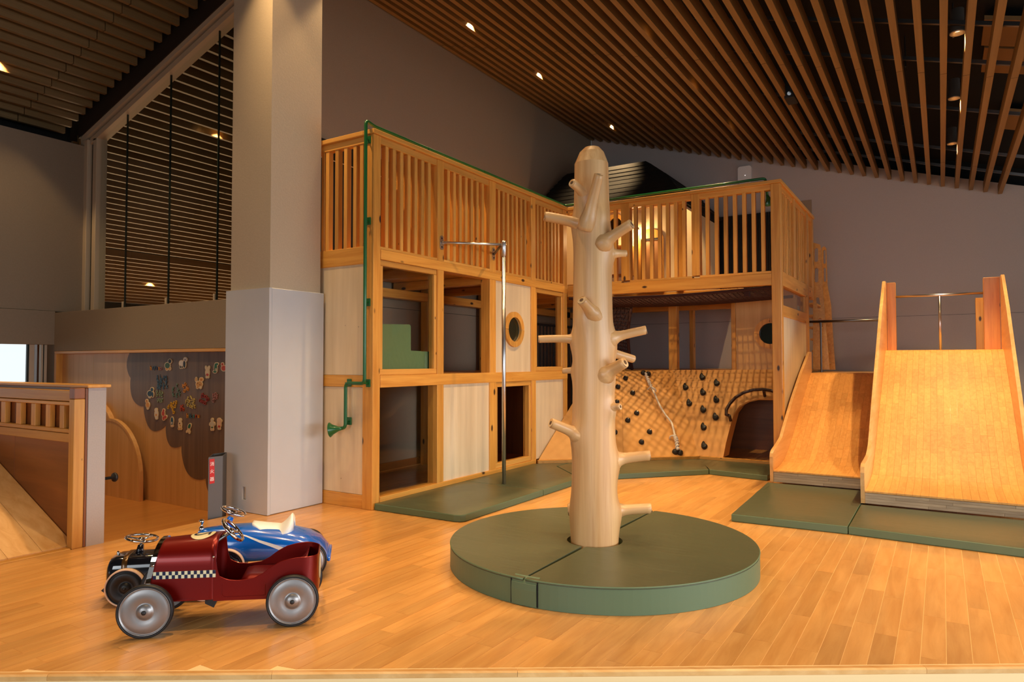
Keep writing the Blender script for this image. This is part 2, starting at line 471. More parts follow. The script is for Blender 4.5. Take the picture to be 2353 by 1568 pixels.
def plank_mesh(bld, c):
    p = plank_poly(*c)
    if p: bld.prism(p, lambda a, d, t: (a, d, -0.012+t), 0.012, axis=1)
    return bool(p)
npl = 0; rest = MB()
for c in ranked:
    if npl < 290 and size_px(c) > 0:
        bb = MB()
        if plank_mesh(bb, c): bb.build('plank', M['maple'], floor); npl += 1
    else:
        plank_mesh(rest, c)
tag(rest.build('far_planks', M['maple'], floor), kind='stuff')
# nosing and riser of the platform front
dv = (E1-E0).normalized(); nv = Vector((dv.y, -dv.x, 0))      # nv points to the camera side
b = MB(); b.m = 0
A = Vector((PLX, edge_y(PLX), 0)); B = Vector((5.4, edge_y(5.4), 0)); Lf = (B-A).length
k = 0; s0 = 0.0
nos = thing('trim_1', None, None, A); struct(nos)
for L in (1.9, 0.75, 0.83, 1.4, 0.9, 2.2, 1.9):
    bb = MB(); e = min(s0+L, Lf)
    prof = [(-0.031, -0.002), (0.0, 0.001), (0.006, -0.004), (0.006, -0.018), (0.0, -0.022), (-0.031, -0.022)]
    bb.loft([[A+dv*(t)-nv*(-q[0])+Vector((0, 0, q[1])) for q in prof] for t in (s0+0.0006, e-0.0006)])
    bb.gc = [Vector((g.x+i*0, g.y, g.z)) for i, g in enumerate(bb.gc)]
    bb.build('nosing_board', M['beech_ply'], nos); s0 = e
ris = thing('trim_2', None, None, A); struct(ris)
s1 = (on_z(1172, 1556)-A).dot(dv)
for a0, a1 in ((0, s1-1.82), (s1-1.82, s1), (s1, s1+1.82), (s1+1.82, Lf)):
    bb = MB(); o = A+Vector((0, 0, 0))
    bb.loft([[A+dv*t+nv*q[0]+Vector((0, 0, q[1])) for q in ((-0.02, -0.022), (-0.002, -0.022), (-0.002, -0.5), (-0.02, -0.5))] for t in (a0+0.0012, a1-0.0012)])
    bb.build('riser_panel', M['greyline'], ris)
# lower floors
b = MB(); b.box(-13.2, PLX-0.002, -3.5, 9.8, LOWZ-0.05, LOWZ, 1)
struct(b.build('floor.001', M['lowfloor']))
b = MB(); b.prism([(PLX, -6), (5.4, -6), (5.4, edge_y(5.4)-0.01), (PLX, edge_y(PLX)-0.01)], lambda a, c, t: (a, c, -0.5-t), 0.05)
struct(b.build('floor.002', M['greyline']))

# ---- ceiling: black plenum, slats, carriers
ES, WSL, RZ = -0.29425, 0.306, 4.53
def zE(x): return RZ+ES*(x-XW)
def zWst(x): return RZ+WSL*(x-XW)
b = MB(); t = 0.36
b.loft([[(XW, y, RZ+t), (5.6, y, zE(5.6)+t), (5.6, y, zE(5.6)+t+0.05), (XW, y, RZ+t+0.05)] for y in (-4.6, YB+0.15)])
ceil = struct(b.build('ceiling', M['void'], base=(0, 2, 4.5)))
SL_W, SL_D = 0.042, 0.105
JO = [-4.4, 0.52, 3.21, 5.9, 8.55, YB-0.02]
for i in range(38):
    x = 0.606-0.14*i; z = zE(x)
    for a0, a1 in zip(JO[:-1], JO[1:]):
        if a1 < 1.0 and i < 12: pass
        bb = MB(); bb.box(x-SL_W/2, x+SL_W/2, a0+0.004, a1-0.004, z, z+SL_D, 1)
        bb.build('slat', M['slat'], ceil)
bb = MB()
for y in (1.2, 2.1, 3.35, 4.75, 5.3, 5.97, 7.1, 8.45, 9.2):
    bb.loft([[(XW+0.05, y-0.012, RZ+SL_D+0.002), (XW+0.05, y+0.012, RZ+SL_D+0.002), (XW+0.05, y+0.012, RZ+SL_D+0.03), (XW+0.05, y-0.012, RZ+SL_D+0.03)],
             [(5.4, y-0.012, zE(5.4)+SL_D+0.002), (5.4, y+0.012, zE(5.4)+SL_D+0.002), (5.4, y+0.012, zE(5.4)+SL_D+0.03), (5.4, y-0.012, zE(5.4)+SL_D+0.03)]])
bb.build('carrier_rail', M['darksteel'], ceil)
for (px, py, w, d) in ((2262, 45, 0.5, 0.45), (2262, 110, 0.5, 0.5), (2300, 255, 0.42, 0.55)):
    p = on_plane(px, py, (XW, 0, RZ+0.27), (-ES, 0, 1)); bb = MB()
    bb.loft([[(p.x, y, zE(p.x)+0.27), (p.x+w, y, zE(p.x+w)+0.27), (p.x+w, y, zE(p.x+w)+0.30), (p.x, y, zE(p.x)+0.30)] for y in (p.y, p.y+d)])
    bb.build('tan_board', M['tan'], ceil)
for (px, py) in ((2190, 60), (2205, 290), (2030+50, 130), (2075, 270)):
    p = on_plane(px, py, (XW, 0, RZ+0.2), (-ES, 0, 1)); bb = MB(); bb.tube([(p.x, p.y, p.z-0.08), (p.x, p.y, p.z+0.2)], 0.006, 6); bb.build('hanger_rod', M['darksteel'], ceil)

b = MB()
b.loft([[(XW, y, RZ+t), (-13.2, y, zWst(-13.2)+t), (-13.2, y, zWst(-13.2)+t+0.05), (XW, y, RZ+t+0.05)] for y in (-4.6, YB+0.15)])
ceil_w = struct(b.build('ceiling.001', M['void'], base=(-9, 2, 4.0)))
for i in range(24):
    x = -4.80-0.137*i; z = zWst(x)
    for a0, a1 in ((-2.2, 0.52), (0.52, 3.21), (3.21, 3.66)):
        bb = MB(); bb.box(x-SL_W/2, x+SL_W/2, a0+0.004, a1-0.004, z, z+SL_D, 1); bb.build('slat', M['slat'], ceil_w)
b = MB(); b.box(-13.25, -13.2, 3.85, YB, 1.9, 3.0)
ceil_n = struct(b.build('ceiling.002', M['void'], base=(-9, 6, 4.0)))
for i in range(57):
    x = -4.80-0.137*i; z = zWst(x)
    if i == 42: continue
    for a0, a1 in ((3.86, 5.9), (5.9, YB-0.02)):
        bb = MB(); bb.box(x-SL_W/2, x+SL_W/2, a0+0.004, a1-0.004, z, z+SL_D, 1); bb.build('slat', M['slat'], ceil_n)

# ---- inner wall and back wall, in panels with a recessed seam
b = MB(); b.box(XW-0.1, XW-0.006, 3.72, YB, LOWZ, RZ+0.1)
wl = struct(b.build('wall_left', M['joint']))
for z0, z1 in ((-0.0, 1.586), (1.590, RZ+0.1)): bx('wall_panel', M['wall'], wl, XW-0.006, XW, 3.72, YB, z0, z1, bev=0.001)
bb = MB(); bb.box(XW, XW+0.012, 3.72, YB, 0.0, 0.07); struct(bb.build('baseboard_left', M['redwood']))
b = MB(); topz = lambda x: zE(x)+0.135
b.prism([(XW, 0), (5.5, 0), (5.5, topz(5.5)), (XW, topz(XW))], lambda a, c, t: (a, YB+0.006+t, c), 0.1)
wb = struct(b.build('wall_back', M['joint']))
b = MB(); b.prism([(XW, 0), (5.5, 0), (5.5, 1.608), (XW, 1.608)], lambda a, c, t: (a, YB+t, c), 0.006); b.build('wall_panel', M['wall_light'], wb)
b = MB(); b.prism([(XW, 1.612), (5.5, 1.612), (5.5, topz(5.5)), (XW, topz(XW))], lambda a, c, t: (a, YB+t, c), 0.006); b.build('wall_panel', M['wall_light'], wb)
b = MB(); b.box(XW, 5.5, YB+0.106, YB+0.15, 1.0, RZ+0.6); struct(b.build('wall_back_void', M['void']))
# east and south walls, outside the frame, with their window bands
b = MB()
b.box(5.42, 5.52, -4.6, YB, 0.0, 0.35); b.box(5.42, 5.52, -4.6, YB, 2.2, 2.7)
for y in (-4.6, 0.5, YB-0.1): b.box(5.42, 5.52, y, y+0.1, 0.35, 2.2)
struct(b.build('wall_east', M['wall']))
b = MB()
b.box(-13.2, 5.5, -4.7, -4.6, LOWZ-0.3, 0.4); b.box(-13.2, 5.5, -4.7, -4.6, 2.5, 5.0); b.box(-13.2, -2.6, -4.7, -4.6, 0.4, 2.5); b.box(4.4, 5.5, -4.7, -4.6, 0.4, 2.5)
struct(b.build('wall_south', M['wall']))

# ---- west wall with window
b = MB(); b.box(WX-0.12, WX, -3.5, 3.72, 1.575, 3.33); ww = struct(b.build('wall_west', M['wall']))
bx('wall_panel', M['wall'], ww, WX-0.12, WX+0.012, -3.5, 3.445, 1.232, 1.570, bev=0.002)
bx('wall_panel', M['wall'], ww, WX-0.12, WX, -3.5, 3.445, LOWZ, 0.62, bev=0.002)
bx('black_recess', M['void'], ww, WX-0.62, WX-0.52, -3.5, 3.8, 3.0, 3.78, bev=0)
bx('black_recess', M['void'], ww, WX-0.52, WX-0.002, -3.5, 3.7, 3.3305, 3.335, bev=0)
XWIN = WX-0.09
win = thing('window_1', None, None, (XWIN, 2.5, 0.62)); struct(win)
def yw(px): return on_x(px, 835, XWIN).y
for a0, a1, mt, dx in ((62, 66, 'joint', 0.03), (67, 79, 'cream', 0.06), (95, 99, 'cream', 0.05), (99.5, 101, 'joint', 0.03), (101.5, 108, 'cream', 0.06)):
    bx('window_frame', M[mt], win, XWIN-dx, XWIN, yw(a0), yw(a1), 0.55, 1.35, bev=0.002)
bx('window_pane', M['glass'], win, XWIN-0.03, XWIN-0.026, -3.5, yw(62), 0.55, 1.35, bev=0)
bx('window_pane', M['glass'], win, XWIN-0.03, XWIN-0.026, yw(80), yw(94), 0.55, 1.35, bev=0)
bx('window_sill', M['pine'], win, XWIN-0.12, WX+0.05, -3.5, 3.44, 0.60, 0.63, bev=0.004)
bx('outer_post', M['redwood'], win, XWIN-0.30, XWIN-0.2, on_x(79.5, 835, XWIN-0.25).y, on_x(92, 835, XWIN-0.25).y, -1.0, 2.6, bev=0)
bx('outer_beam', M['redwood'], win, XWIN-0.5, XWIN-0.4, on_x(88, 835, XWIN-0.45).y, 4.3, 0.5, on_x(93, 850, XWIN-0.45).z, bev=0)
b = MB(); pts = [(-90, -30), (-60, -8.6), (-20, -8.2), (5, -7.2), (18, -6.6), (30, -6.2), (44, -6.9), (58, -6.5), (75, -7.4), (120, -8), (200, -30)]
b.prism(pts, lambda a, c, t: (-300-t, a*2.2+120, c), 30); hm = plain('far_hills', lin(176, 190, 170), 0.9); struct(b.build('hills', hm))
b = MB(); b.box(-330, -16, -60, 300, -9.6, -9.5); struct(b.build('ground', plain('far_ground', lin(190, 200, 190), 0.9)))

# ---- middle wall: low wall, recessed board, glazing above
YM = 3.44
b = MB(); b.box(-7.9, -4.39, YM+0.06, YM+0.36, LOWZ, 1.555); wm = struct(b.build('wall_middle', M['wall']))
bx('wall_band', M['wall'], wm, WX+0.013, -4.395, YM, YM+0.06, 1.165, 1.556, bev=0.002)
bx('frame_strip', M['pine_board'], wm, -7.59, -4.395, YM-0.004, YM+0.06, 1.138, 1.163, bev=0.002)
bx('frame_strip', M['pine_board'], wm, -7.59, -7.55, YM-0.004, YM+0.06, LOWZ, 1.138, bev=0.002)
BY = YM+0.055
for a0, a1 in ((-7.55, -6.95), (-6.95, -6.05), (-6.05, -5.30), (-5.30, -4.40)):
    bx('veneer_panel', M['oak'], wm, a0+0.001, a1-0.001, BY, BY+0.006, LOWZ, 1.138, axis=2, bev=0.0008)
def crop(x, y): return (270+x/3.563, 780+y/3.563)
def arc(p, q, bul, n=10):
    p = Vector(p); q = Vector(q); c = (q-p).length; h = bul*c; out = []
    nrm = Vector((-(q-p).y, (q-p).x)).normalized()
    for i in range(n):
        t = i/n; out.append(tuple(p+(q-p)*t+nrm*(4*h*t*(1-t)) if abs(bul) < 0.2 else p+(q-p)*t+nrm*(h*math.sin(PI*t)**0.8)))
    return out
def brd(x, y):
    p = on_y(*crop(x, y), BY); return (p.x, p.z)
lob = [brd(*q) for q in ((108, 100), (110, 318), (216, 550), (398, 704), (526, 872), (724, 1142), (860, 1330))]
poly = []
for i, bu in enumerate((0.26, 0.28, 0.36, 0.36, 0.30, 0.25)):
    poly += arc(lob[i], lob[i+1], -bu, 14)
poly += [lob[-1], (-4.40, lob[-1][1]), (-4.40, 1.137), (lob[0][0], 1.137)]
b = MB(); b.prism(poly, lambda a, c, t: (a, BY-0.003+t, c), 0.003, axis=2); b.build('walnut_cloud_inlay', M['walnut'], wm)

YG = 3.72
pa, pb = on_y(195, 322, YG), on_y(535, 5, YG); gsl = (pb.z-pa.z)/(pb.x-pa.x)
def gz(x): return pa.z+gsl*(x-pa.x)
xl = on_y(187, 500, YG).x
w2 = thing('window_2', None, None, (-6, YG, 1.555)); struct(w2)
def sloped(name, mt, x0, x1, za, zb, y0, y1):
    bb = MB(); bb.loft([[(x, y0, gz(x)+za), (x, y1, gz(x)+za), (x, y1, gz(x)+zb), (x, y0, gz(x)+zb)] for x in (x0, x1)]); return bb.build(name, M[mt], w2)
fw_ = on_y(204, 500, YG).x-xl; gw_ = on_y(211, 500, YG).x-xl-fw_
bx('frame_post', M['cream'], w2, xl, xl+fw_*0.92, YG-0.02, YG+0.10, 1.5, gz(xl)+0.0, bev=0.003)
bx('frame_gap', M['joint'], w2, xl+fw_*0.92, xl+fw_+gw_, YG+0.03, YG+0.06, 1.5, gz(xl)-0.02, bev=0)
bx('frame_post', M['cream'], w2, xl+fw_+gw_, xl+fw_+gw_+0.07, YG+0.0, YG+0.11, 1.5, gz(xl), bev=0.003)
sloped('frame_head', 'cream', xl, -4.38, -0.005, 0.045, YG-0.02, YG+0.10)
sloped('frame_gap', 'joint', xl+fw_, -4.38, -0.04, -0.005, YG+0.03, YG+0.06)
sloped('frame_head', 'cream', xl+fw_, -4.38, -0.095, -0.04, YG+0.0, YG+0.11)
sloped('dark_beam', 'beam', xl-0.03, -4.38, 0.045, 0.46, YG-0.03, YG+0.10)
xe = [xl+fw_+gw_]+[on_y(px, 500, YG+0.045).x for px in (290, 389, 500)]+[-4.385]
for i in range(4):
    a0, a1 = xe[i]+0.004, xe[i+1]-0.004
    bb = MB(); bb.prism([(a0, 1.556), (a1, 1.556), (a1, gz(a1)-0.02), (a0, gz(a0)-0.02)], lambda a, c, t: (a, YG+0.04+t, c), 0.01); bb.build('glass_pane', M['glass'], w2)
    if i: 
        bb = MB(); bb.box(xe[i]-0.0045, xe[i]+0.0045, YG+0.038, YG+0.054, 1.556, gz(xe[i])-0.02); bb.build('pane_joint', M['joint'], w2)
        bx('glass_clip', M['cream'], w2, xe[i]-0.035, xe[i]-0.012, YG+0.03, YG+0.06, 1.60, 1.66, bev=0.003)
# far side of the glazed room
b = MB(); b.box(-13.2, XW-0.1, YB, YB+0.1, LOWZ, 4.6); struct(b.build('wall_north', M['wall']))
b = MB(); b.box(-12.72, -12.6, 3.8, YB, LOWZ, 0.5); b.box(-12.7, -12.6, on_x(212, 705, -12.6).y, on_x(216, 705, -12.6).y, 0.5, 2.1); b.box(-12.7, -12.6, 9.0, 9.1, 0.5, 2.1); struct(b.build('wall_far_west', M['redwood']))

# ---- pillar and its padding
b = MB(); b.box(-4.375, -3.945, 3.145, 3.60, LOWZ, 5.0); pil = struct(b.build('pillar', M['pillar']))
b = MB()
slot = [(-4.175, 0.19), (-4.125, 0.19), (-4.125, 0.30), (-4.175, 0.30)]
b.box(-4.40, -3.945, 3.146, 3.62, 0.002, 1.567, 2, 0.0)
pd = thing('pillar_padding', 'pale grey vinyl padding wrapped around the foot of the square pillar', 'padding', (-4.16, 3.37, 0))
bb = MB(); ps = on_y(561, 1134, 3.124)
sl = [(ps.x-0.022, ps.z-0.045), (ps.x+0.016, ps.z-0.045), (ps.x+0.016, ps.z+0.045), (ps.x-0.022, ps.z+0.045)]
bb.prism([(-4.40, 0.003), (-3.925, 0.003), (-3.925, 1.567), (-4.40, 1.567)], lambda a, c, t: (a, 3.124+t, c), 0.021, holes=[sl]); bb.build('front_pad', M['pad'], pd)
bx('side_pad', M['pad'], pd, -3.944, -3.9252, 3.1455, 3.62, 0.003, 1.567, bev=0.004)
bx('side_pad', M['pad'], pd, -4.40, -4.376, 3.1455, 3.60, 0.003, 1.567, bev=0.004)
bx('socket_plate', M['cream'], pd, ps.x-0.012, ps.x+0.012, 3.140, 3.1445, ps.z-0.04, ps.z+0.04, bev=0.001)
# ================================================================ DOWNLIGHTS
def downlight(x, y, z, label, power, seen=True, ang=84, tilt=0.0):
    t = thing('downlight', label, 'lamp', (x, y, z), 'small recessed downlights between the ceiling slats')
    bb = MB(); bb.smooth = True
    bb.lathe([(0.040, 0.16), (0.040, 0.012), (0.046, 0.010), (0.046, 0.0), (0.036, 0.0), (0.030, 0.03)], (x, y, z), n=20); bb.build('lamp_housing', M['lamp_trim'], t)
    bb = MB(); bb.lathe([(0.030, 0.024), (0.030, 0.028)], (x, y, z), n=16); bb.build('lamp_disc', M['lampglow'], t)
    l = bpy.data.lights.new('downlight_beam', 'SPOT'); l.energy = power*K_LAMP; l.color = WARM; l.spot_size = math.radians(ang); l.spot_blend = 0.32; l.shadow_soft_size = 0.028
    o = bpy.data.objects.new('downlight_beam', l); o.location = (0, 0, 0.012); o.parent = t; COL.objects.link(o)
    if tilt: o.rotation_euler = tilt
    return t
ROWW = {-3.83: ('western', 'row nearest the long brown wall'), -1.95: ('middle', 'middle row'), 0.125: ('eastern', 'row over the big slide')}
for x, ys in ((-3.83, (2.70, 4.05, 5.41, 6.77, 8.81)), (-1.95, (1.35, 2.70, 4.05, 5.39, 6.68, 8.10)), (0.125, (2.70, 4.05, 5.36, 6.69, 8.08))):
    n = 0
    for y in ys:
        vis = 0 < to_px((x, y, zE(x)))[1] < 1568
        n += 1
        far = {0: 'closest to', 1: 'second from', 2: 'third from', 3: 'fourth from', 4: 'fifth from'}[sum(1 for q in ys if q > y)] if len(ys)-n < 5 else 'far out from'
        downlight(x, y, zE(x)+0.082, 'recessed downlight, %s the back wall in the %s' % (far, ROWW[x][1]), 70, vis)
downlight(-5.55, 1.35, zWst(-5.55)+0.082, 'added recessed downlight over the half wall, nearer the platform', 45)  # extra lamp added to warm the left side of the room
downlight(-5.55, 2.75, zWst(-5.55)+0.082, 'added recessed downlight high in front of the veneered wall', 60)  # extra lamp added to light the veneered board
downlight(-7.20, 2.76, zWst(-7.2)+0.082, 'recessed downlight over the left wall in front of the glazing', 22)
downlight(-7.15, 5.00, zWst(-7.15)+0.082, 'recessed downlight behind the glazing, higher of the two seen there', 60)
downlight(-11.56, 6.76, zWst(-11.56)+0.082, 'recessed downlight behind the glazing, lower of the two seen there', 60)
# ================================================================ PLAY HOUSE (two storeys, railing on the deck)
XF, YS, YR, XR = -3.436, 3.628, 6.63, -1.235     # front face, side face, right wing face, return face
ph = thing('playhouse', 'two storey pine play house with slatted railing along its upper deck', 'play house', (-3.6, 6.2, 0))
Z_SILL, Z_M0, Z_M1, Z_D0, Z_D1, Z_S1 = 0.082, 0.866, 0.955, 1.795, 1.868, 1.890
Z_R0, Z_R1, Z_C1 = 2.645, 2.697, 2.730
PS = 0.088
pine = M['pine']; pb_ = M['pine_board']
def part(name, mat, *a, **k): return bx(name, mat, ph, *a, **k)
# posts of the front face
PY0 = [YS, 4.368, 5.125, 5.862, 6.545]
PYW = [0.076, 0.084, 0.100, 0.088, 0.083]
for y0, w in zip(PY0, PYW): part('post', pine, XF-0.10, XF, y0, y0+w, 0.0, Z_R1-0.001)
# posts of the right wing face and its return
xm0, xm1 = on_y(1589, 550, YR).x, on_y(1607, 550, YR).x
xa0, xa1 = on_y(1427, 560, YR).x, on_y(1446, 560, YR).x
part('post', pine, XR-0.085, XR, YR, YR+0.09, 0.0, Z_R1-0.001)
part('post', pine, xm0, xm1, YR, YR+0.09, Z_S1, Z_R1-0.001)
part('post', pine, xa0, xa1, YR, YR+0.09, Z_S1, Z_R1-0.001)
yr1, yr2, yr3 = on_x(1825.7, 500, XR).y, on_x(1854.5, 500, XR).y, on_x(1867, 500, XR).y
for y, z0 in ((yr1, Z_S1), (yr2, 0.0), (yr3, Z_S1-0.13)): part('post', pine, XR-0.085, XR, y-0.045, y+0.045, z0, Z_R1-0.001)
# inner posts
for y in (4.42, 5.52, 6.58, 7.6, 8.6): part('post', pine, -4.56, -4.46, y, y+0.10, 0.0, Z_D0)
for x0, x1, y in ((on_y(1536, 750, 7.95).x, on_y(1555, 750, 7.95).x, 7.95), (on_y(1584, 750, 8.9).x, on_y(1593, 750, 8.9).x, 8.9), (on_y(1680, 750, 7.95).x, on_y(1690, 750, 7.95).x, 7.95)):
    part('post', pine, x0, x1, y, y+0.09, 0.955, Z_D0)
part('post', pine, -4.50, -4.41, YS+0.01, YS+0.10, 0, Z_R1)
# beams
part('sill_beam', pine, XF-0.09, XF+0.004, YS+0.078, 5.945, 0.0, Z_SILL)
part('mid_beam', pine, XF-0.09, XF+0.002, YS+0.078, YR, Z_M0, Z_M1)
part('deck_beam', pine, XF-0.09, XF+0.003, YS+0.078, YR, Z_D0, Z_D1)
for i in range(4): part('rail_base', pb_, XF-0.08, XF-0.002, PY0[i]+PYW[i], PY0[i+1], Z_D1, Z_S1)
part('under_rail', pb_, XF-0.075, XF-0.012, YS+0.078, YR, Z_R0, Z_R1)
part('cap_rail', pb_, XF-0.095, XF+0.014, YS-0.012, YR+0.02, Z_R1, Z_C1)
part('deck_beam', pine, XF+0.003, XR-0.086, YR, YR+0.07, 1.757, Z_D1)
for a0, a1 in ((XF, xa0), (xa1, xm0), (xm1, XR-0.086)): part('rail_base', pb_, a0, a1, YR+0.004, YR+0.08, Z_D1, Z_S1)
part('under_rail', pb_, XF, XR-0.086, YR+0.01, YR+0.075, Z_R0, Z_R1)
part('cap_rail', pb_, XF+0.015, XR+0.012, YR-0.012, YR+0.095, Z_R1, Z_C1)
part('deck_beam', pine, XR-0.075, XR-0.004, YR+0.091, yr2-0.046, 1.757, Z_S1)
part('deck_beam', pine, XR-0.075, XR-0.004, yr2+0.046, yr3+0.05, 1.775, Z_S1)
part('under_rail', pb_, XR-0.07, XR-0.012, YR+0.091, yr3+0.045, Z_R0, Z_R1)
part('cap_rail', pb_, XR-0.095, XR+0.012, YR+0.096, yr3+0.06, Z_R1, Z_C1)
# balusters
def bal_y(y0, y1, n, x0, x1, z0=Z_S1, z1=Z_R0):
    s = (y1-y0)/(n+1)
    for k in range(n):
        c = y0+s*(k+1); part('baluster', pb_, x0, x1, c-0.0165, c+0.0165, z0, z1, bev=0.002)
for i, n in enumerate((7, 7, 7, 7)): bal_y(PY0[i]+PYW[i], PY0[i+1], n, XF-0.062, XF-0.016)
for px in (1414, 1460, 1478.3, 1497, 1515.5, 1534.3, 1553, 1572, 1625.5, 1646.5, 1667.5, 1689, 1710.5, 1732, 1753.5):
    c = on_y(px, 560, YR+0.02).x; part('baluster', pb_, c-0.0165, c+0.0165, YR+0.014, YR+0.06, Z_S1, Z_R0, bev=0.002)
for k in range(1, 4):
    c = XF+0.10*k+0.02; part('baluster', pb_, c-0.0165, c+0.0165, YR+0.014, YR+0.06, Z_S1, Z_R0, bev=0.002)
bal_y(YR+0.09, yr1-0.045, 6, XR-0.062, XR-0.016); bal_y(yr1+0.045, yr2-0.045, 5, XR-0.062, XR-0.016); bal_y(yr2+0.045, yr3-0.045, 1, XR-0.062, XR-0.016)
# side face towards the pillar
xs_ = XF-0.10
part('side_panel', M['ply'], -4.41, xs_, YS+0.012, YS+0.03, 0.098, 0.868, axis=2, bev=0)
part('side_panel', M['ply'], -4.41, xs_, YS+0.012, YS+0.03, 0.957, Z_D0-0.03, axis=2, bev=0)
part('side_beam', pine, -4.41, xs_, YS+0.004, YS+0.07, 0.0, 0.096)
part('side_beam', pine, -4.41, xs_, YS+0.006, YS+0.07, 0.87, 0.955)
part('side_beam', pine, -4.41, xs_, YS+0.004, YS+0.07, 1.762, Z_S1)
part('under_rail', pb_, -4.41, xs_, YS+0.012, YS+0.07, Z_R0, Z_R1)
part('cap_rail', pb_, -4.5, XF-0.096, YS-0.012, YS+0.085, Z_R1, Z_C1)
for px in (745, 754.5, 776, 796, 817.5, 833):
    c = on_y(px, 450, YS+0.03).x; part('baluster', pb_, c-0.0165, c+0.0165, YS+0.018, YS+0.064, Z_S1, Z_R0, bev=0.002)
# panels and window frames of the front face
bay = [(PY0[i]+PYW[i], PY0[i+1]) for i in range(4)]
XP = XF-0.03
part('white_panel', M['ply'], XP, XP+0.018, bay[1][0], bay[1][1], Z_SILL, Z_M0, axis=2, bev=0)
part('white_panel', M['ply'], XP, XP+0.018, bay[3][0], bay[3][1], Z_SILL, Z_M0, axis=2, bev=0)
pc = on_x(1182, 757.5, XF); ri = 0.118; ro = 0.168
def circ(c, r, n=32, rx=1.0): return [(c[0]+r*rx*math.cos(2*PI*k/n), c[1]+r*math.sin(2*PI*k/n)) for k in range(n)]
b = MB(); b.prism([(bay[2][0], Z_M1), (bay[2][1], Z_M1), (bay[2][1], Z_D0), (bay[2][0], Z_D0)], lambda a, c, t: (XP+t, a, c), 0.018, axis=2, holes=[circ((pc.y, pc.z), ri)])
b.build('porthole_panel', M['ply'], ph)
ph_ring = None
def ring(name, to3, c, r0, r1, d, par):
    bb = MB()
    for k in range(4):
        a0, a1 = PI/2*k+0.01, PI/2*(k+1)-0.01; n = 10
        q = [(c[0]+r1*math.cos(a0+(a1-a0)*i/n), c[1]+r1*math.sin(a0+(a1-a0)*i/n)) for i in range(n+1)]
        q += [(c[0]+r0*math.cos(a1-(a1-a0)*i/n), c[1]+r0*math.sin(a1-(a1-a0)*i/n)) for i in range(n+1)]
        bb.prism(q, to3, d, axis=2)
    return bb.build(name, pb_, par)
pr = ring('porthole_ring', lambda a, c, t: (XP+0.018+t, a, c), (pc.y, pc.z), ri-0.002, ro, 0.022, ph)
b = MB(); b.prism(circ((pc.y, pc.z), ri), lambda a, c, t: (XP+0.006+t, a, c), 0.004); b.build('porthole_glass', plain('dark_green_dome', lin(12, 30, 20), 0.15, coat=1.0), ph)
def frame(y0, y1, z0, z1, w, glass, name='window_frame'):
    part(name, pb_, XF-0.06, XF-0.008, y0, y1, z1-w, z1); part(name, pb_, XF-0.06, XF-0.008, y0, y1, z0, z0+w)
    part(name, pb_, XF-0.06, XF-0.008, y0, y0+w*0.8, z0+w, z1-w); part(name, pb_, XF-0.06, XF-0.008, y1-w*0.8, y1, z0+w, z1-w)
    if glass: part('window_pane', M['glass'], XF-0.04, XF-0.034, y0+w*0.8, y1-w*0.8, z0+w, z1-w, bev=0)
frame(bay[0][0]+0.001, bay[0][1]-0.001, Z_M1+0.001, Z_D0-0.001, 0.042, True)
frame(bay[3][0]+0.001, bay[3][1]-0.001, Z_M1+0.001, Z_D0-0.001, 0.045, False)
frame(bay[2][0]+0.001, bay[2][1]-0.001, Z_SILL+0.001, Z_M0-0.001, 0.045, False)
part('window_pane', M['glass'], XF-0.05, XF-0.044, bay[0][0], bay[0][1], Z_SILL, Z_M0, bev=0)
# return face: window strip, rail, tall panel
wz0 = on_x(1798.6, 700, XR).z; wz1 = on_x(1798.6, 726, XR).z
part('window_rail', pine, XR-0.06, XR-0.006, YR+0.091, yr2-0.046, wz1, wz0)
part('window_jamb', pine, XR-0.06, XR-0.01, yr2-0.13, yr2-0.047, wz0, 1.756)
part('window_pane', M['glass'], XR-0.04, XR-0.034, YR+0.091, yr2-0.13, wz0, 1.756, bev=0)
part('white_panel', M['ply'], XR-0.04, XR-0.02, YR+0.091, yr2-0.046, 0.06, wz1, axis=2, bev=0)
# floors: middle floor and deck
def boards(name, x0, x1, y0, y1, z0, z1, n, along_x=False, mat=None):
    for k in range(n):
        if along_x: a0 = y0+(y1-y0)*k/n; a1 = y0+(y1-y0)*(k+1)/n-0.003; part(name, mat or pb_, x0, x1, a0, a1, z0, z1, bev=0.001)
        else: a0 = x0+(x1-x0)*k/n; a1 = x0+(x1-x0)*(k+1)/n-0.003; part(name, mat or pb_, a0, a1, y0, y1, z0, z1, bev=0.001)
boards('middle_floor_board', XW+0.02, XF-0.092, YS+0.09, YB-0.02, 0.925, 0.953, 5)
boards('middle_floor_board', XF-0.09, XR-0.09, 7.94, YB-0.02, 0.925, 0.953, 6, True)
boards('deck_board', XW+0.02, XF-0.092, YS+0.09, YB-0.02, 1.835, 1.866, 5)
boards('deck_board', XF-0.09, XR-0.09, 7.87, 8.60, 1.835, 1.866, 3, True)
boards('deck_board', XF-0.09, -2.45, 8.60, YB-0.02, 1.835, 1.866, 4, True)
for y in (4.37, 5.13, 5.87, 6.6, 7.3, 7.87): part('floor_joist', pine, XW+0.03, XF-0.1, y, y+0.07, 1.755, 1.833)
for y in (4.37, 5.13, 5.87, 6.6): part('floor_joist', pine, XW+0.03, XF-0.1, y, y+0.07, 0.868, 0.923)
part('deck_joist', pine, -4.56, -4.46, YS+0.1, YB-0.03, 1.67, 1.754)
part('deck_joist', pine, XF-0.09, XR-0.09, 7.80, 7.865, 1.74, 1.866)
part('deck_joist', pine, XF-0.05, XR-0.09, 8.52, 8.60, 1.70, 1.834)
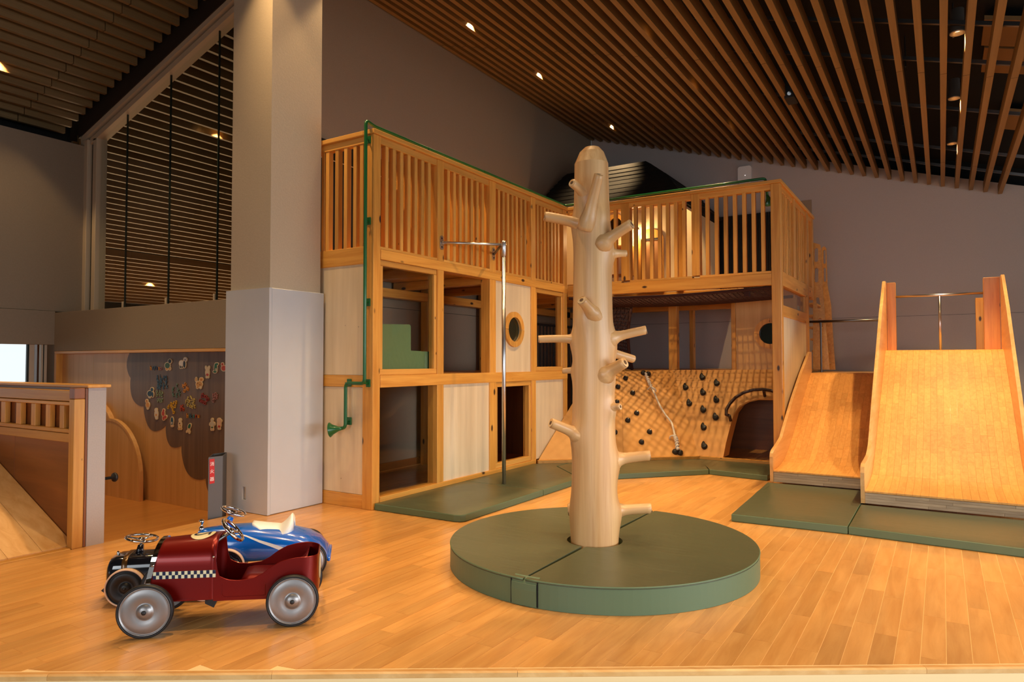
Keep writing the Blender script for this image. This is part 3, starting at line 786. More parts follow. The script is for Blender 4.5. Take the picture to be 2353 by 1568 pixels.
# panel with porthole under the deck at the back
xq0 = on_y(1690, 750, 7.97).x; pq = on_y(1770, 767, 7.97)
b = MB(); b.prism([(xq0, 0.955), (XR-0.09, 0.955), (XR-0.09, 1.755), (xq0, 1.755)], lambda a, c, t: (a, 7.97+t, c), 0.018, axis=2, holes=[circ((pq.x, pq.z), ri)])
b.build('porthole_panel', M['oak'], ph)
ring('porthole_ring', lambda a, c, t: (a, 7.948+t, c), (pq.x, pq.z), ri-0.002, ro, 0.021, ph)
b = MB(); b.prism(circ((pq.x, pq.z), ri), lambda a, c, t: (a, 7.985+t, c), 0.004); b.build('porthole_glass', bpy.data.materials['dark_green_dome'], ph)
# inner partitions added to keep the ground floor dark
part('added_shade_partition', M['redwood'], -4.55, -4.5, 5.62, 7.2, 0.0, 0.86, axis=2, bev=0)
part('added_shade_partition', M['redwood'], XW+0.05, XF-0.1, 6.70, 6.72, 0.0, 0.86, axis=2, bev=0)
# ---- net: sagging rope floor under the right wing and a net wall hanging at its left end
def net_mesh(fn, nu, nv, r=0.006):
    bb = MB()
    for i in range(nu+1):
        bb.tube([fn(i/nu, k/12) for k in range(13)], r, 4, False)
    for j in range(nv+1):
        bb.tube([fn(k/16, j/nv) for k in range(17)], r, 4, False)
    return bb
nx0, nx1, ny0, ny1 = XF-0.02, XR-0.10, YR+0.09, 7.79
def nf(u, v): 
    return (nx0+(nx1-nx0)*u, ny0+(ny1-ny0)*v, 1.745-0.05*math.sin(PI*v)-0.03*math.sin(PI*u))
tag(net_mesh(nf, 44, 24, 0.0062).build('net_floor', M['net'], ph), kind='stuff')
def nw(u, v):
    x = XF+0.02+(on_y(1452, 760, 7.7).x-XF-0.02)*u
    return (x, 7.70-0.12*math.sin(PI*v), 0.96+(1.72-0.96)*v+0.03*math.sin(PI*u))
tag(net_mesh(nw, 16, 18, 0.0062).build('net_wall', M['net'], ph), kind='stuff')
def net_hem(path, r): bb = MB(); bb.tube(path, r, 8); bb.build('net_hem_rope', M['net'], ph)
net_hem([nf(k/16, 0) for k in range(17)], 0.016); net_hem([nf(k/16, 1) for k in range(17)], 0.016); net_hem([nw(1, k/12) for k in range(13)], 0.02); net_hem([nw(k/8, 1) for k in range(9)], 0.02)
part('net_strap', M['net'], on_y(1712, 680, YR+0.15).x, on_y(1724, 680, YR+0.15).x, YR+0.10, YR+0.16, 1.67, 1.76)

# ================================================================ FIRE POLE
pf = on_z(1158, 1112, 0.05)
fp = thing('fire_pole', 'shiny steel sliding pole braced to the front posts of the play house', 'pole', (pf.x, pf.y, 0.05))
ptop = 2.036
bb = MB(); bb.smooth = True; bb.tube([(pf.x, pf.y, 0.051), (pf.x, pf.y, 1.96)], 0.0165, 16); bb.build('pole_tube', M['steel'], fp)
bb = MB(); bb.smooth = True; bb.lathe([(0.001, 0.13), (0.018, 0.125), (0.021, 0.11), (0.021, 0.0), (0.0165, -0.004)], (pf.x, pf.y, 1.93), n=16); bb.build('pole_collar', M['steel'], fp)
for (px, py, mt) in ((1014, 558, 'steel'), (1133.5, 584, 'darksteel')):
    q = on_x(px, py, XF)
    bb = MB(); bb.smooth = True; bb.tube([(XF+0.01, q.y, q.z), (pf.x-0.012, pf.y, q.z+(ptop-q.z)*0.4)], 0.0115, 12); bb.build('brace_tube', M[mt], fp)
    bb = MB(); n = 8; h, w = 0.042, 0.022
    pl = [(w*math.cos(PI*k/n), h+w*math.sin(PI*k/n)-0.006) for k in range(n+1)]+[(w*math.cos(PI+PI*k/n), -h+w*math.sin(PI+PI*k/n)+0.006) for k in range(n+1)]
    bb.prism(pl, lambda a, c, t: (XF+0.0005+t, q.y+a, q.z+c), 0.006); fl = bb.build('mounting_plate', M['steel'], fp)
    for dz in (0.035, -0.035):
        bb = MB(); bb.lathe([(0.008, 0), (0.008, 0.0015)], (XF+0.0066, q.y, q.z+dz), (1, 0, 0), 12); bb.build('bolt_hole', M['black'], fl)

# ================================================================ SPEAKING TUBE
st = thing('speaking_tube', 'green speaking tube with horn ends clamped along the play house posts and cap rail', 'pipe', (-3.56, YS-0.06, 0.5))
yt_ = YS-0.055; R_ = 0.0125
def rnd(path, rad=0.035, n=5):
    out = [Vector(path[0])]
    for i in range(1, len(path)-1):
        p0, p, p1 = [Vector(q) for q in path[i-1:i+2]]
        d0 = (p0-p).normalized(); d1 = (p1-p).normalized(); a = p+d0*rad; c = p+d1*rad
        for k in range(n+1):
            t = k/n; out.append(a*(1-t)**2+p*2*t*(1-t)+c*t*t)
    out.append(Vector(path[-1])); return out
va = on_y(838.5, 700, yt_); vb = on_y(794, 930, yt_); hz = on_y(815, 881, yt_).z; hb = on_y(794, 985, yt_).z; hornp = on_y(776, 994, yt_-0.02)
tz = Z_C1+0.05
tube_path = rnd([(hornp.x+0.02, yt_-0.01, hb), (vb.x, yt_, hb), (vb.x, yt_, hz), (va.x, yt_, hz), (va.x, yt_, tz), (XF-0.05, YS+0.06, tz-0.008), (XF-0.05, YR+0.04, tz-0.012), (on_y(1756, 410, YR+0.05).x, YR+0.05, tz-0.012), (on_y(1756, 410, YR+0.05).x, YR+0.12, tz-0.015), (on_y(1763, 430, YR+0.12).x, YR+0.12, 2.60)])
bb = MB(); bb.smooth = True; bb.tube(tube_path, R_, 12); bb.build('pipe', M['greenpipe'], st)
for (c, ax) in ((Vector((hornp.x+0.03, yt_-0.01, hb)), Vector((-0.80, -0.42, -0.12))), (Vector((on_y(1763, 430, YR+0.12).x, YR+0.12, 2.62)), Vector((0.35, -0.25, -1)))):
    bb = MB(); bb.smooth = True; bb.lathe([(0.0125, 0), (0.016, 0.02), (0.036, 0.065), (0.052, 0.085), (0.054, 0.088), (0.050, 0.088), (0.030, 0.06), (0.008, 0.01)], c, ax, 24); bb.build('horn', M['greenpipe'], st)
for px, py in ((848, 322), (848, 508.5), (847, 695), (847, 881), (803, 880), (803, 968)):
    q = on_y(px, py, YS); s_ = 0.021
    bb = MB(); bb.box(q.x-s_, q.x+s_, YS-0.008, YS-0.0005 if px > 840 else YS+0.0035, q.z-0.028, q.z+0.028, 0, 0.003); cl = bb.build('clamp_plate', M['greenpipe'], st)
    px_ = va.x if px > 840 else vb.x
    bb = MB(); bb.tube([(q.x, YS-0.009, q.z), (px_, yt_, q.z)], 0.006, 6); bb.build('clamp_stem', M['greenpipe'], cl)
for y in (4.3, 5.1, 5.9): 
    bb = MB(); bb.lathe([(0.0155, 0), (0.0155, 0.07)], (XF-0.05, y, tz-0.011), (0, 1, 0), 12); bb.build('pipe_sleeve', M['greenpipe'], st)

# ================================================================ GREEN STEP CUSHION in the upper left window
gx = XF-0.075
prof = [on_x(px, py, gx) for px, py in ((877, 745), (941, 746), (944, 750), (944, 806), (992, 809), (994.5, 811), (994.5, 853), (877, 855))]
prof = [(p.y, max(p.z, 0.9545)) for p in prof]
prof[-1] = (prof[-1][0], 0.9545); prof[-2] = (prof[-2][0], 0.9545)
bb = MB(); bb.prism(prof, lambda a, c, t: (gx-t, a, c), 0.62); sc_ = bb.build('step_cushion', M['green_soft'])
tag(sc_, 'green padded two-step cushion behind the upper left play house window', 'cushion')

# ================================================================ BLACK BALUSTRADE seen through the far upper window
bxx = -4.25; pA = on_x(1238, 743, bxx); pB = on_x(1292, 749, bxx)
bl = thing('black_balustrade', 'black metal balustrade inside the play house behind the right upper opening', 'railing', (bxx, (pA.y+pB.y)/2, 0.953))
y0, y1 = pA.y-0.25, pB.y+0.3
bx('top_rail', M['black'], bl, bxx-0.02, bxx+0.02, y0, y1, pA.z-0.03, pA.z)
bx('bottom_rail', M['black'], bl, bxx-0.015, bxx+0.015, y0, y1, 0.9535, 0.985)
n = int((y1-y0)/0.085)
for k in range(n+1):
    y = y0+0.02+(y1-y0-0.04)*k/n; bb = MB(); bb.tube([(bxx, y, 0.985), (bxx, y, pA.z-0.03)], 0.009, 8); bb.build('baluster', M['black'], bl)

# ================================================================ CLIMBING WALL
B0, B1, B2 = Vector((-3.430, 5.955, 0.05)), Vector((-2.154, 7.116, 0.05)), Vector((XR-0.095, 7.10, 0.05))
T1 = Vector((-2.712, 7.93, 0.952)); T0 = Vector((-3.430, 7.225, 0.952)); T2 = Vector((XR-0.095, 7.93, 0.952))
nL = (B1-B0).cross(T1-B1).normalized(); nR = (B2-B1).cross(T1-B1).normalized()
if nL.y > 0: nL = -nL
if nR.y > 0: nR = -nR
cw = thing('climbing_wall', 'leaning plywood climbing wall with dark holds and arched crawl hole under the deck', 'climbing wall', (-2.3, 7.1, 0.05))
def slab(name, mat, O, U, nrm, polyw, holes=(), th=0.02):
    U = U.normalized(); V = nrm.cross(U).normalized()
    if V.z < 0: V = -V
    f2 = lambda p: ((Vector(p)-O).dot(U), (Vector(p)-O).dot(V))
    bb = MB(); bb.prism([f2(p) for p in polyw], lambda a, c, t: O+U*a+V*c-nrm*t, th, axis=0, holes=[[f2(p) for p in h] for h in holes])
    return bb.build(name, mat, cw)
U_ = (B1-B0).normalized()
cut = 0.52
Bm = B0.lerp(B1, cut); Tm = T0.lerp(T1, cut-0.15)
slab('slope_panel', M['climb'], B0, U_, nL, [B0, Bm, Tm, T0])
slab('slope_panel', M['climb'], B0, U_, nL, [Bm+U_*0.002, B1, T1, Tm+U_*0.002])
def onR(px, py, off=0.0): return on_plane(px, py, B1+nR*off, nR)
def onL(px, py, off=0.0): return on_plane(px, py, B1+nL*off, nL)
ap = [onR(px, py) for px, py in ((1662, 1049), (1668, 1020), (1677, 985), (1686, 952), (1700, 933), (1720, 922), (1742, 917), (1760, 917))]
zt = ap[-1].z; ytop = ap[-1].y
right_leg = Vector((XR-0.10, ap[-1].y, zt))
polyR = [B1, Vector((ap[0].x, B1.y+(ap[0].y-B1.y), max(ap[0].z, 0.05)))]+ap[1:]+[right_leg, T2, T1]
polyR[1] = on_plane(1662, 1051.5, B1, nR)
slab('arch_panel', M['climb'], B1, (B2-B1), nR, polyR)
bb = MB()
thr = []
for i, p in enumerate([polyR[1]]+ap[1:]+[right_leg]): thr.append(p)
secs = [[p, p+Vector((0, 0.22, 0)), p+Vector((0, 0.22, 0))+Vector((0, 0, 0.004)), p+Vector((0, 0.0, 0.004))] for p in thr]
bb.loft(secs); bb.build('arch_lining', M['climb'], cw)
for P0, P1, nn in ((B0, B1, nL), (B1, Vector((XR-0.10, 7.10, 0.05)), nR)):
    d = (P1-P0).normalized(); o = Vector((d.y, -d.x, 0))
    bb = MB(); bb.loft([[p-o*0.03+Vector((0, 0, -0.048)), p+o*0.035+Vector((0, 0, -0.048)), p+o*0.035+Vector((0, 0, 0.022)), p-o*0.03+Vector((0, 0, 0.022))] for p in (P0+d*0.004, P1-d*0.002)]); bb.build('kick_board', M['pine_board'], cw)
part_back = MB(); part_back.box(-4.0, XR-0.12, 8.55, 8.57, 0.0, 0.92); part_back.build('back_board', M['redwood'], cw)
def hold_round(p, nrm, r=0.027):
    bb = MB(); bb.smooth = True; bb.lathe([(r*1.05, -0.002), (r*1.1, 0.01), (r*0.95, 0.026), (r*0.6, 0.036), (r*0.15, 0.039)], p, nrm, 12)
    o = bb.build('climbing_hold', M['hold'], cw)
    bb = MB(); bb.lathe([(r*0.25, 0.0375), (r*0.25, 0.041)], p, nrm, 8); bb.build('hold_bolt', M['darksteel'], o)
for px, py in ((1437, 871), (1419.5, 890.5), (1453.5, 904.5), (1417, 926), (1462.5, 951), (1442, 967.5), (1412.5, 995), (1492, 994), (1473.5, 1017.5)): hold_round(onL(px, py), nL)
for px, py in ((1484, 859), (1557, 1040)):
    hold_round(onL(px-6, py), nL, 0.03); hold_round(onL(px+5, py+2), nL, 0.03)
Ur = Vector((1, 0, 0)); Vr = nR.cross(Ur).normalized(); Vr = Vr if Vr.z > 0 else -Vr
for px, py in ((1614, 866.5), (1647, 880), (1575.5, 889.5), (1615.5, 901.5), (1584, 926), (1646, 918.5), (1616, 941), (1644.5, 958), (1617, 981), (1618.5, 1024)):
    c = onR(px, py); n = 20; s_ = 0.0385; pl = []
    for k in range(n):
        a = 2*PI*k/n; r = s_*(0.86+0.16*math.cos(a-0.6*PI)**2); pl.append((r*math.cos(a)*0.95, r*math.sin(a)-0.012))
    pl2 = []
    for (a, v) in pl:
        if v > 0.0: a = a*0.60-0.012; v = v*1.55
        pl2.append((a+0.004, v))
    bb = MB(); bb.smooth = False
    secs = []
    for sc, t in ((1.0, -0.002), (1.03, 0.012), (0.85, 0.03), (0.35, 0.036)):
        secs.append([c+Ur*(a*sc)+Vr*(v*sc)+nR*t for a, v in pl2])
    bb.loft(secs); o = bb.build('climbing_hold', M['black'], cw)
hp = [onR(px, py, 0.07) for px, py in ((1674, 955), (1668.5, 953), (1669, 942), (1677, 928), (1690, 914), (1708, 903), (1730, 896.5), (1752, 895), (1772, 898), (1800, 910))]
bb = MB(); bb.smooth = True; bb.tube(hp, 0.017, 10); hr = bb.build('arch_handrail', M['rail_dark'], cw)
for px, py in ((1755, 899), (1676, 955)):
    q = onR(px, py, 0.07); bb = MB(); bb.tube([q, q-nR*0.07+Vector((0, 0, -0.02))], 0.016, 8); bb.build('handrail_bracket', M['rail_dark'], hr)
# rope tied between two holds
rp = [onL(px, py, o) for px, py, o in ((1483, 857, 0.05), (1489, 872, 0.035), (1494, 884, 0.05), (1504, 905, 0.06), (1515, 930, 0.06), (1528, 952, 0.055), (1542, 970, 0.05), (1547, 985, 0.05), (1551, 1003, 0.05), (1555, 1014, 0.05), (1557, 1034, 0.05))]
ro_ = thing('climbing_rope', 'knotted white rope tied between two holds on the climbing wall', 'rope', rp[-1])
def smooth_path(P, n=6):
    out = []
    for i in range(len(P)-1):
        p0 = P[max(i-1, 0)]; p1 = P[i]; p2 = P[i+1]; p3 = P[min(i+2, len(P)-1)]
        for k in range(n):
            t = k/n
            out.append(0.5*((2*p1)+(p2-p0)*t+(2*p0-5*p1+4*p2-p3)*t*t+(3*p1-p0-3*p2+p3)*t**3))
    out.append(P[-1]); return out
spx = smooth_path(rp)
bb = MB(); bb.smooth = True; bb.tube(spx, 0.011, 10); bb.build('rope_strand', M['rope'], ro_)
def knot(path, r, turns, name):
    bb = MB(); bb.smooth = True; L = len(path); q = []
    a = Vector((0, -0.6, 0.8)).normalized(); b2 = Vector((1, 0, 0))
    for i in range(turns*10+1):
        t = i/(turns*10); k = min(int(t*(L-1)), L-2); f = t*(L-1)-k; p = path[k].lerp(path[k+1], f)
        d = (path[k+1]-path[k]).normalized(); e1 = d.cross(Vector((0, 1, 0.2))).normalized(); e2 = d.cross(e1)
        an = 2*PI*turns*t; q.append(p+(e1*math.cos(an)+e2*math.sin(an))*r)
    bb.tube(q, 0.0085, 7); bb.build(name, M['rope'], ro_)
knot(spx[2:14], 0.014, 5, 'rope_knot'); knot(spx[-13:-1], 0.016, 6, 'rope_knot')
bb = MB(); bb.smooth = True; q = spx[14]; bb.tube([q+Vector((-0.04, -0.02, -0.03)), q+Vector((0, -0.02, 0.01)), q+Vector((0.05, -0.02, -0.02)), q+Vector((0.06, -0.02, -0.05))], 0.009, 7); bb.build('rope_tail', M['rope'], ro_)
bb = MB(); bb.smooth = True; q = spx[-14]; bb.tube([q+Vector((0.0, -0.02, 0.0)), q+Vector((-0.04, -0.02, -0.01)), q+Vector((-0.05, -0.02, -0.04))], 0.008, 7); bb.build('rope_tail', M['rope'], ro_)
# ================================================================ LITTLE HOUSE on the deck
HY = 7.80
hx1 = on_y(1556, 550, HY).x; hx0 = -4.50
hs = thing('cottage', 'little cream cottage with black shingled roof standing on the play house deck', 'cottage', (-3.5, 8.5, 1.867))
zt_h = on_y(1480, 474, HY).z
dcx0, dcx1 = on_y(1465, 600, HY).x, on_y(1526, 600, HY).x; dm = (dcx0+dcx1)/2; dr = (dcx1-dcx0)/2
dzt = on_y(1495, 527, HY).z; 
def archp(x0, x1, z0, zt, rise, n=12):
    m = (x0+x1)/2; w = (x1-x0)/2
    return [(x0, z0), (x1, z0)]+[(m+w*math.cos(PI*k/n), zt-rise+rise*math.sin(PI*k/n)) for k in range(n+1)]
wc = on_y(1414, 520, HY); wr = 0.11
b = MB(); b.prism([(hx0, 1.868), (hx1, 1.868), (hx1, zt_h), (hx0, zt_h)], lambda a, c, t: (a, HY+t, c), 0.04, holes=[archp(dcx0+0.03, dcx1-0.03, 1.869, dzt-0.03, 0.10), circ((wc.x, wc.z), wr)])
b.build('front_wall', M['housewall'], hs)
bx('side_wall', M['housewall'], hs, hx1-0.04, hx1, HY+0.04, 9.6, 1.868, zt_h, bev=0)
bx('corner_post', M['pine'], hs, hx1-0.005, hx1+0.075, HY-0.02, HY+0.06, 1.868, zt_h)
b = MB(); b.prism(archp(dcx0, dcx1, 1.87, dzt, 0.13), lambda a, c, t: (a, HY-0.02+t, c), 0.05, holes=[archp(dcx0+0.05, dcx1-0.05, 1.8705, dzt-0.11, 0.02)]); b.build('door_frame', M['pine_board'], hs)
b = MB(); b.box(dcx0+0.055, dcx1-0.055, HY+0.01, HY+0.03, 1.875, dzt-0.13, 2); b.build('door_panel', wood('door_panel_wood', lin(160, 110, 62), lin(176, 124, 72), rough=0.5, gs=(0.8, 10, 10)), hs)
bx('door_line', M['roof'], hs, dcx0+0.05, dcx1-0.05, HY-0.022, HY-0.018, dzt-0.126, dzt-0.112, bev=0)
ring('round_window_frame', lambda a, c, t: (a, HY-0.025+t, c), (wc.x, wc.z), wr-0.01, wr+0.035, 0.03, hs)
bx('window_bar', M['redwood'], hs, wc.x-0.012, wc.x+0.012, HY-0.01, HY+0.02, wc.z-wr, wc.z+wr)
sx0, sx1 = on_y(1396, 600, HY-0.1).x, on_y(1451, 600, HY-0.1).x; sz0, sz1 = on_y(1440, 634, HY-0.1).z, on_y(1440, 565, HY-0.1).z
bx('counter_side', M['pine_board'], hs, sx1-0.03, sx1, HY-0.18, HY, sz0, sz1)
bx('counter_top', M['pine_board'], hs, sx0, sx1-0.031, HY-0.19, HY, sz1-0.02, sz1)
bx('counter_shelf', M['redwood'], hs, sx0, sx1-0.031, HY-0.18, HY, sz0, sz0+0.02)
bx('wall_plate', M['pine_board'], hs, hx0, hx1+0.1, HY-0.03, HY, zt_h-0.03, zt_h+0.03)
# roof: hipped with clipped corners, laid in shingle courses
RC_ = Vector((-3.63, 8.62, 0))
def rp_(px, py, y): return on_y(px, py, y)
r_e = [(-4.58, 7.35), (-2.36, 7.35), (-2.36, 9.65), (-4.58, 9.65)]
pT0, pT1 = on_y(1322, 371, 8.6), on_y(1485, 372, 8.6); pM0, pM1 = on_y(1262, 384, 8.3), on_y(1532, 402, 8.25); pE0, pE1 = on_y(1234, 452, 7.76), on_y(1562, 440, 7.76)
lev = [((max(pE0.x, XW+0.04), pE1.x), 7.765, 9.6, pE1.z-0.02), ((max(pM0.x, XW+0.06), pM1.x), 8.27, 9.3, pM1.z), ((max(pT0.x-0.12, XW+0.1), pT1.x), 8.58, 9.0, pT1.z)]
def rlev(t):
    k = min(int(t*2), 1); f = t*2-k; A_, B_ = lev[k], lev[k+1]; m = lambda a, c: a+(c-a)*f
    return (m(A_[0][0], B_[0][0]), m(A_[0][1], B_[0][1]), m(A_[1], B_[1]), m(A_[2], B_[2]), m(A_[3], B_[3]))
NC = 9
for i in range(NC):
    a = rlev(i/NC); c = rlev((i+1.15)/NC if i < NC-1 else 1.0); o = 0.018
    lo = [(a[0]-o, a[2]-o, a[4]), (a[1]+o, a[2]-o, a[4]), (a[1]+o, a[3], a[4]), (a[0]-o, a[3], a[4])]
    hi = [(c[0], c[2], c[4]+0.006), (c[1], c[2], c[4]+0.006), (c[1], c[3], c[4]+0.006), (c[0], c[3], c[4]+0.006)]
    bb = MB(); bb.loft([lo, hi]); bb.build('shingle_course', M['roof'], hs)
bx('eave_board', M['roof'], hs, lev[0][0][0], lev[0][0][1], 7.766, 7.796, lev[0][3]-0.06, lev[0][3], bev=0)
bx('eave_board', M['roof'], hs, lev[0][0][1]-0.06, lev[0][0][1]-0.02, 7.80, 9.5, lev[0][3]-0.06, lev[0][3], bev=0)
b = MB(); b.box(hx0, hx1, HY+0.04, 9.6, zt_h, zt_h+0.02); b.build('ceiling_board', M['housewall'], hs)
# ---- dark ribbed panel on the back wall behind the deck
dp0, dp1 = on_y(1606, 505, YB-0.05), on_y(1800, 486, YB-0.05)
dk = thing('dark_wall_panel', 'black ribbed panel against the back wall behind the right deck railing', 'panel', ((dp0.x+dp1.x)/2, YB-0.03, 1.87))
bx('panel_back', M['void'], dk, dp0.x, dp1.x, YB-0.04, YB-0.001, 1.872, dp0.z, bev=0)
bb = MB(); n = 46
for k in range(n):
    x = dp0.x+(dp1.x-dp0.x)*(k+0.5)/n; bb.box(x-0.009, x+0.009, YB-0.058, YB-0.04, 1.872, dp0.z, 2)
tag(bb.build('panel_ribs', M['black'], dk), kind='stuff')
lz = on_x(893, 371, XW+0.04).z
dk2 = thing('dark_wall_panel', 'long black panel on the brown wall behind the left deck railing', 'panel', (XW+0.02, 6.5, 1.868))
for y0, y1 in ((3.9, 5.35), (5.352, 6.8), (6.802, 7.3)): bx('panel_board', M['void'], dk2, XW+0.001, XW+0.03, y0, y1, 1.868, lz, bev=0.001)
z2 = on_x(893, 411, XW+0.04).z
bx('pale_line', M['cream'], dk2, XW+0.03, XW+0.034, 3.9, 7.3, z2-0.004, z2+0.004, bev=0)
# ---- white wall box above the railing, access hatch
q0, q1 = on_y(1697, 386, YB), on_y(1728, 416, YB)
bb = MB(); n = 6; r_ = 0.03; cs = []
for cx, cz, a0 in ((q1.x-r_, q0.z-r_, 0), (q0.x+r_, q0.z-r_, PI/2), (q0.x+r_, q1.z+r_-0.02, PI), (q1.x-r_, q1.z+r_-0.02, 1.5*PI)):
    for k in range(n+1): cs.append((cx+r_*math.cos(a0+PI/2*k/n), cz+r_*math.sin(a0+PI/2*k/n)))
bb.prism(cs, lambda a, c, t: (a, YB-0.001-t, c), 0.045)
wbx = thing('wall_box', 'rounded white plastic box mounted high on the back wall above the railing', 'wall box', ((q0.x+q1.x)/2, YB, q1.z)); bb.build('box_cover', M['whiteplastic'], wbx)
bb = MB(); c = on_y(1712, 403, YB-0.047); bb.ball(c, 0.006, 8, 6); bb.build('status_light', plain('white_led', (1, 1, 1, 1), 0.4, emit=(1, 1, 1, 1), estr=0.8), wbx)
h0, h1 = on_y(1838, 462, YB), on_y(1862, 500, YB)
ht = thing('wall_hatch', 'flush square access hatch in the back wall right of the play house railing', 'hatch', ((h0.x+h1.x)/2, YB, h1.z))
bx('hatch_cover', M['wall'], ht, h0.x, h1.x+0.02, YB-0.006, YB-0.0005, h1.z, h0.z, bev=0.001)
# ---- dark camera box between the slats
cp = on_plane(1818, 218, (XW, 0, RZ+0.05), (-ES, 0, 1))
cmb = thing('ceiling_camera', 'small black camera box hanging between the ceiling slats', 'camera', cp)
bx('camera_body', M['black'], cmb, cp.x-0.045, cp.x+0.045, cp.y-0.10, cp.y+0.10, cp.z-0.06, cp.z+0.14)
bb = MB(); bb.lathe([(0.018, 0), (0.018, 0.01)], (cp.x, cp.y-0.101, cp.z-0.02), (0.2, -1, -0.3), 12); bb.build('camera_lens', M['blackgloss'], cmb)
bb = MB(); bb.tube([(cp.x, cp.y, cp.z+0.14), (cp.x, cp.y, cp.z+0.34)], 0.012, 8); bb.build('camera_mount', M['darksteel'], cmb)

# ================================================================ FLOOR MATS
def mat_slab(name, label, poly, z1=0.05, group=None, rnd_=0.02):
    c = Vector((sum(p[0] for p in poly)/len(poly), sum(p[1] for p in poly)/len(poly), 0))
    t = thing(name, label, 'mat', c, group)
    def inset(d):
        out = []; n = len(poly); ar = sum(poly[i][0]*poly[(i+1) % n][1]-poly[(i+1) % n][0]*poly[i][1] for i in range(n)); sg = 1 if ar > 0 else -1
        for i in range(n):
            p0, p, p1 = Vector(poly[i-1]), Vector(poly[i]), Vector(poly[(i+1) % n])
            e0 = (p-p0).normalized(); e1 = (p1-p).normalized(); n0 = Vector((-e0.y, e0.x))*sg; n1 = Vector((-e1.y, e1.x))*sg
            m = n0+n1; m = m/max(m.dot(n0), 0.3) if m.length > 1e-6 else n0
            out.append(p+m*d)
        return out
    bb = MB()
    bb.loft([[(p.x, p.y, z) for p in inset(d)] for d, z in ((0.004, 0.001), (0.0, 0.006), (0.0, z1-0.006), (0.003, z1-0.002))], True, False)
    bb.build('mat_side', M['green_side'], t)
    # top skin: a fine grid over the outline, slightly pillowed and puckered near the edges
    P = [Vector(p) for p in inset(0.0025)]; xs = [p.x for p in P]; ys = [p.y for p in P]
    tri = tessellate_polygon([[Vector((p.x, p.y, 0)) for p in P]])
    bm = bmesh.new(); vs = [bm.verts.new((p.x-c.x, p.y-c.y, z1-0.002)) for p in P]
    for f in tri:
        try: bm.faces.new([vs[i] for i in f])
        except ValueError: pass
    for _ in range(12):
        lg = [e for e in bm.edges if e.calc_length() > 0.055]
        if not lg or len(bm.verts) > 9000: break
        bmesh.ops.subdivide_edges(bm, edges=lg, cuts=1, use_grid_fill=False); bmesh.ops.triangulate(bm, faces=bm.faces)
    bmesh.ops.beautify_fill(bm, faces=bm.faces, edges=bm.edges)
    from mathutils import noise as mn
    def edged(p):
        d = 9
        for i in range(len(P)):
            a, e = P[i], P[(i+1) % len(P)]; ab = e-a; u = max(0, min(1, (p-a).dot(ab)/ab.dot(ab))); d = min(d, (p-a-ab*u).length)
        return d
    for v in bm.verts:
        p = Vector((v.co.x+c.x, v.co.y+c.y)); d = edged(p)
        if d > 1e-4:
            w = min(d/0.12, 1.0)
            wr = mn.noise(Vector((p.x*1.3, p.y*5.5, 3.3)))*0.5+mn.noise(Vector((p.x*7, p.y*2.2, 1.3)))*0.35
            v.co.z += 0.006*w+0.0042*wr*(1.35-0.75*min(d/0.35, 1.0))
    me = bpy.data.meshes.new('mat_top'); bm.normal_update(); bm.to_mesh(me); bm.free()
    for f in me.polygons: f.use_smooth = True
    me.materials.append(M['green']); o = bpy.data.objects.new('mat_top', me); COL.objects.link(o); o.parent = t
    if o.data.polygons[0].normal.z < 0: o.data.flip_normals()
    return t
sy = 4.73
mA0 = on_z(1060, 1203)
mat_slab('floor_mat', 'long green floor mat along the play house front, rounded near corner', [(XF+0.008, 3.645), (-2.735, 3.652), (-2.69, 3.665), (-2.672, 3.70), (-2.668, sy-0.003), (XF+0.008, sy-0.003)])
mat_slab('floor_mat', 'green floor mat under the steel pole, between two seams', [(XF+0.008, sy+0.003), (-2.668, sy+0.003), (-2.668, 5.36), (-3.16, 5.86), (-3.16, 6.12), (XF+0.008, 5.88)])
# third mat follows the slanting climbing wall
d45 = (B1-B0).normalized(); o45 = Vector((d45.y, -d45.x, 0)); k1_ = B1+o45*0.046
mat_slab('floor_mat', 'green floor mat lying along the slanting part of the climbing wall', [(-3.15, 5.865), (-2.66, 5.37), (-2.472, 5.74), (-1.858, 6.42), (k1_.x-0.004, k1_.y-0.004), (-3.15, 6.125)])
mat_slab('floor_mat', 'green floor mat in front of the crawl hole in the climbing wall', [(-1.852, 6.425), (-1.32, 6.345), (-1.32, 7.055), (-2.15, 7.06), (k1_.x+0.006, k1_.y-0.004)])
mxs = on_z(1983, 1195, 0.05).x
mat_slab('floor_mat', 'green floor mat at the foot of the small slide', [(-1.19, 4.62), (-0.503, 4.645), (-0.503, 5.98), (-1.238, 5.98), (-1.238, 6.22), (-1.20, 4.66)][:4]+[(-1.20, 5.98)], 0.052)
mat_slab('floor_mat', 'green floor mat at the foot of the big slide', [(-0.497, 4.645), (0.80, 4.56), (0.80, 5.40), (-0.497, 5.40)], 0.052)

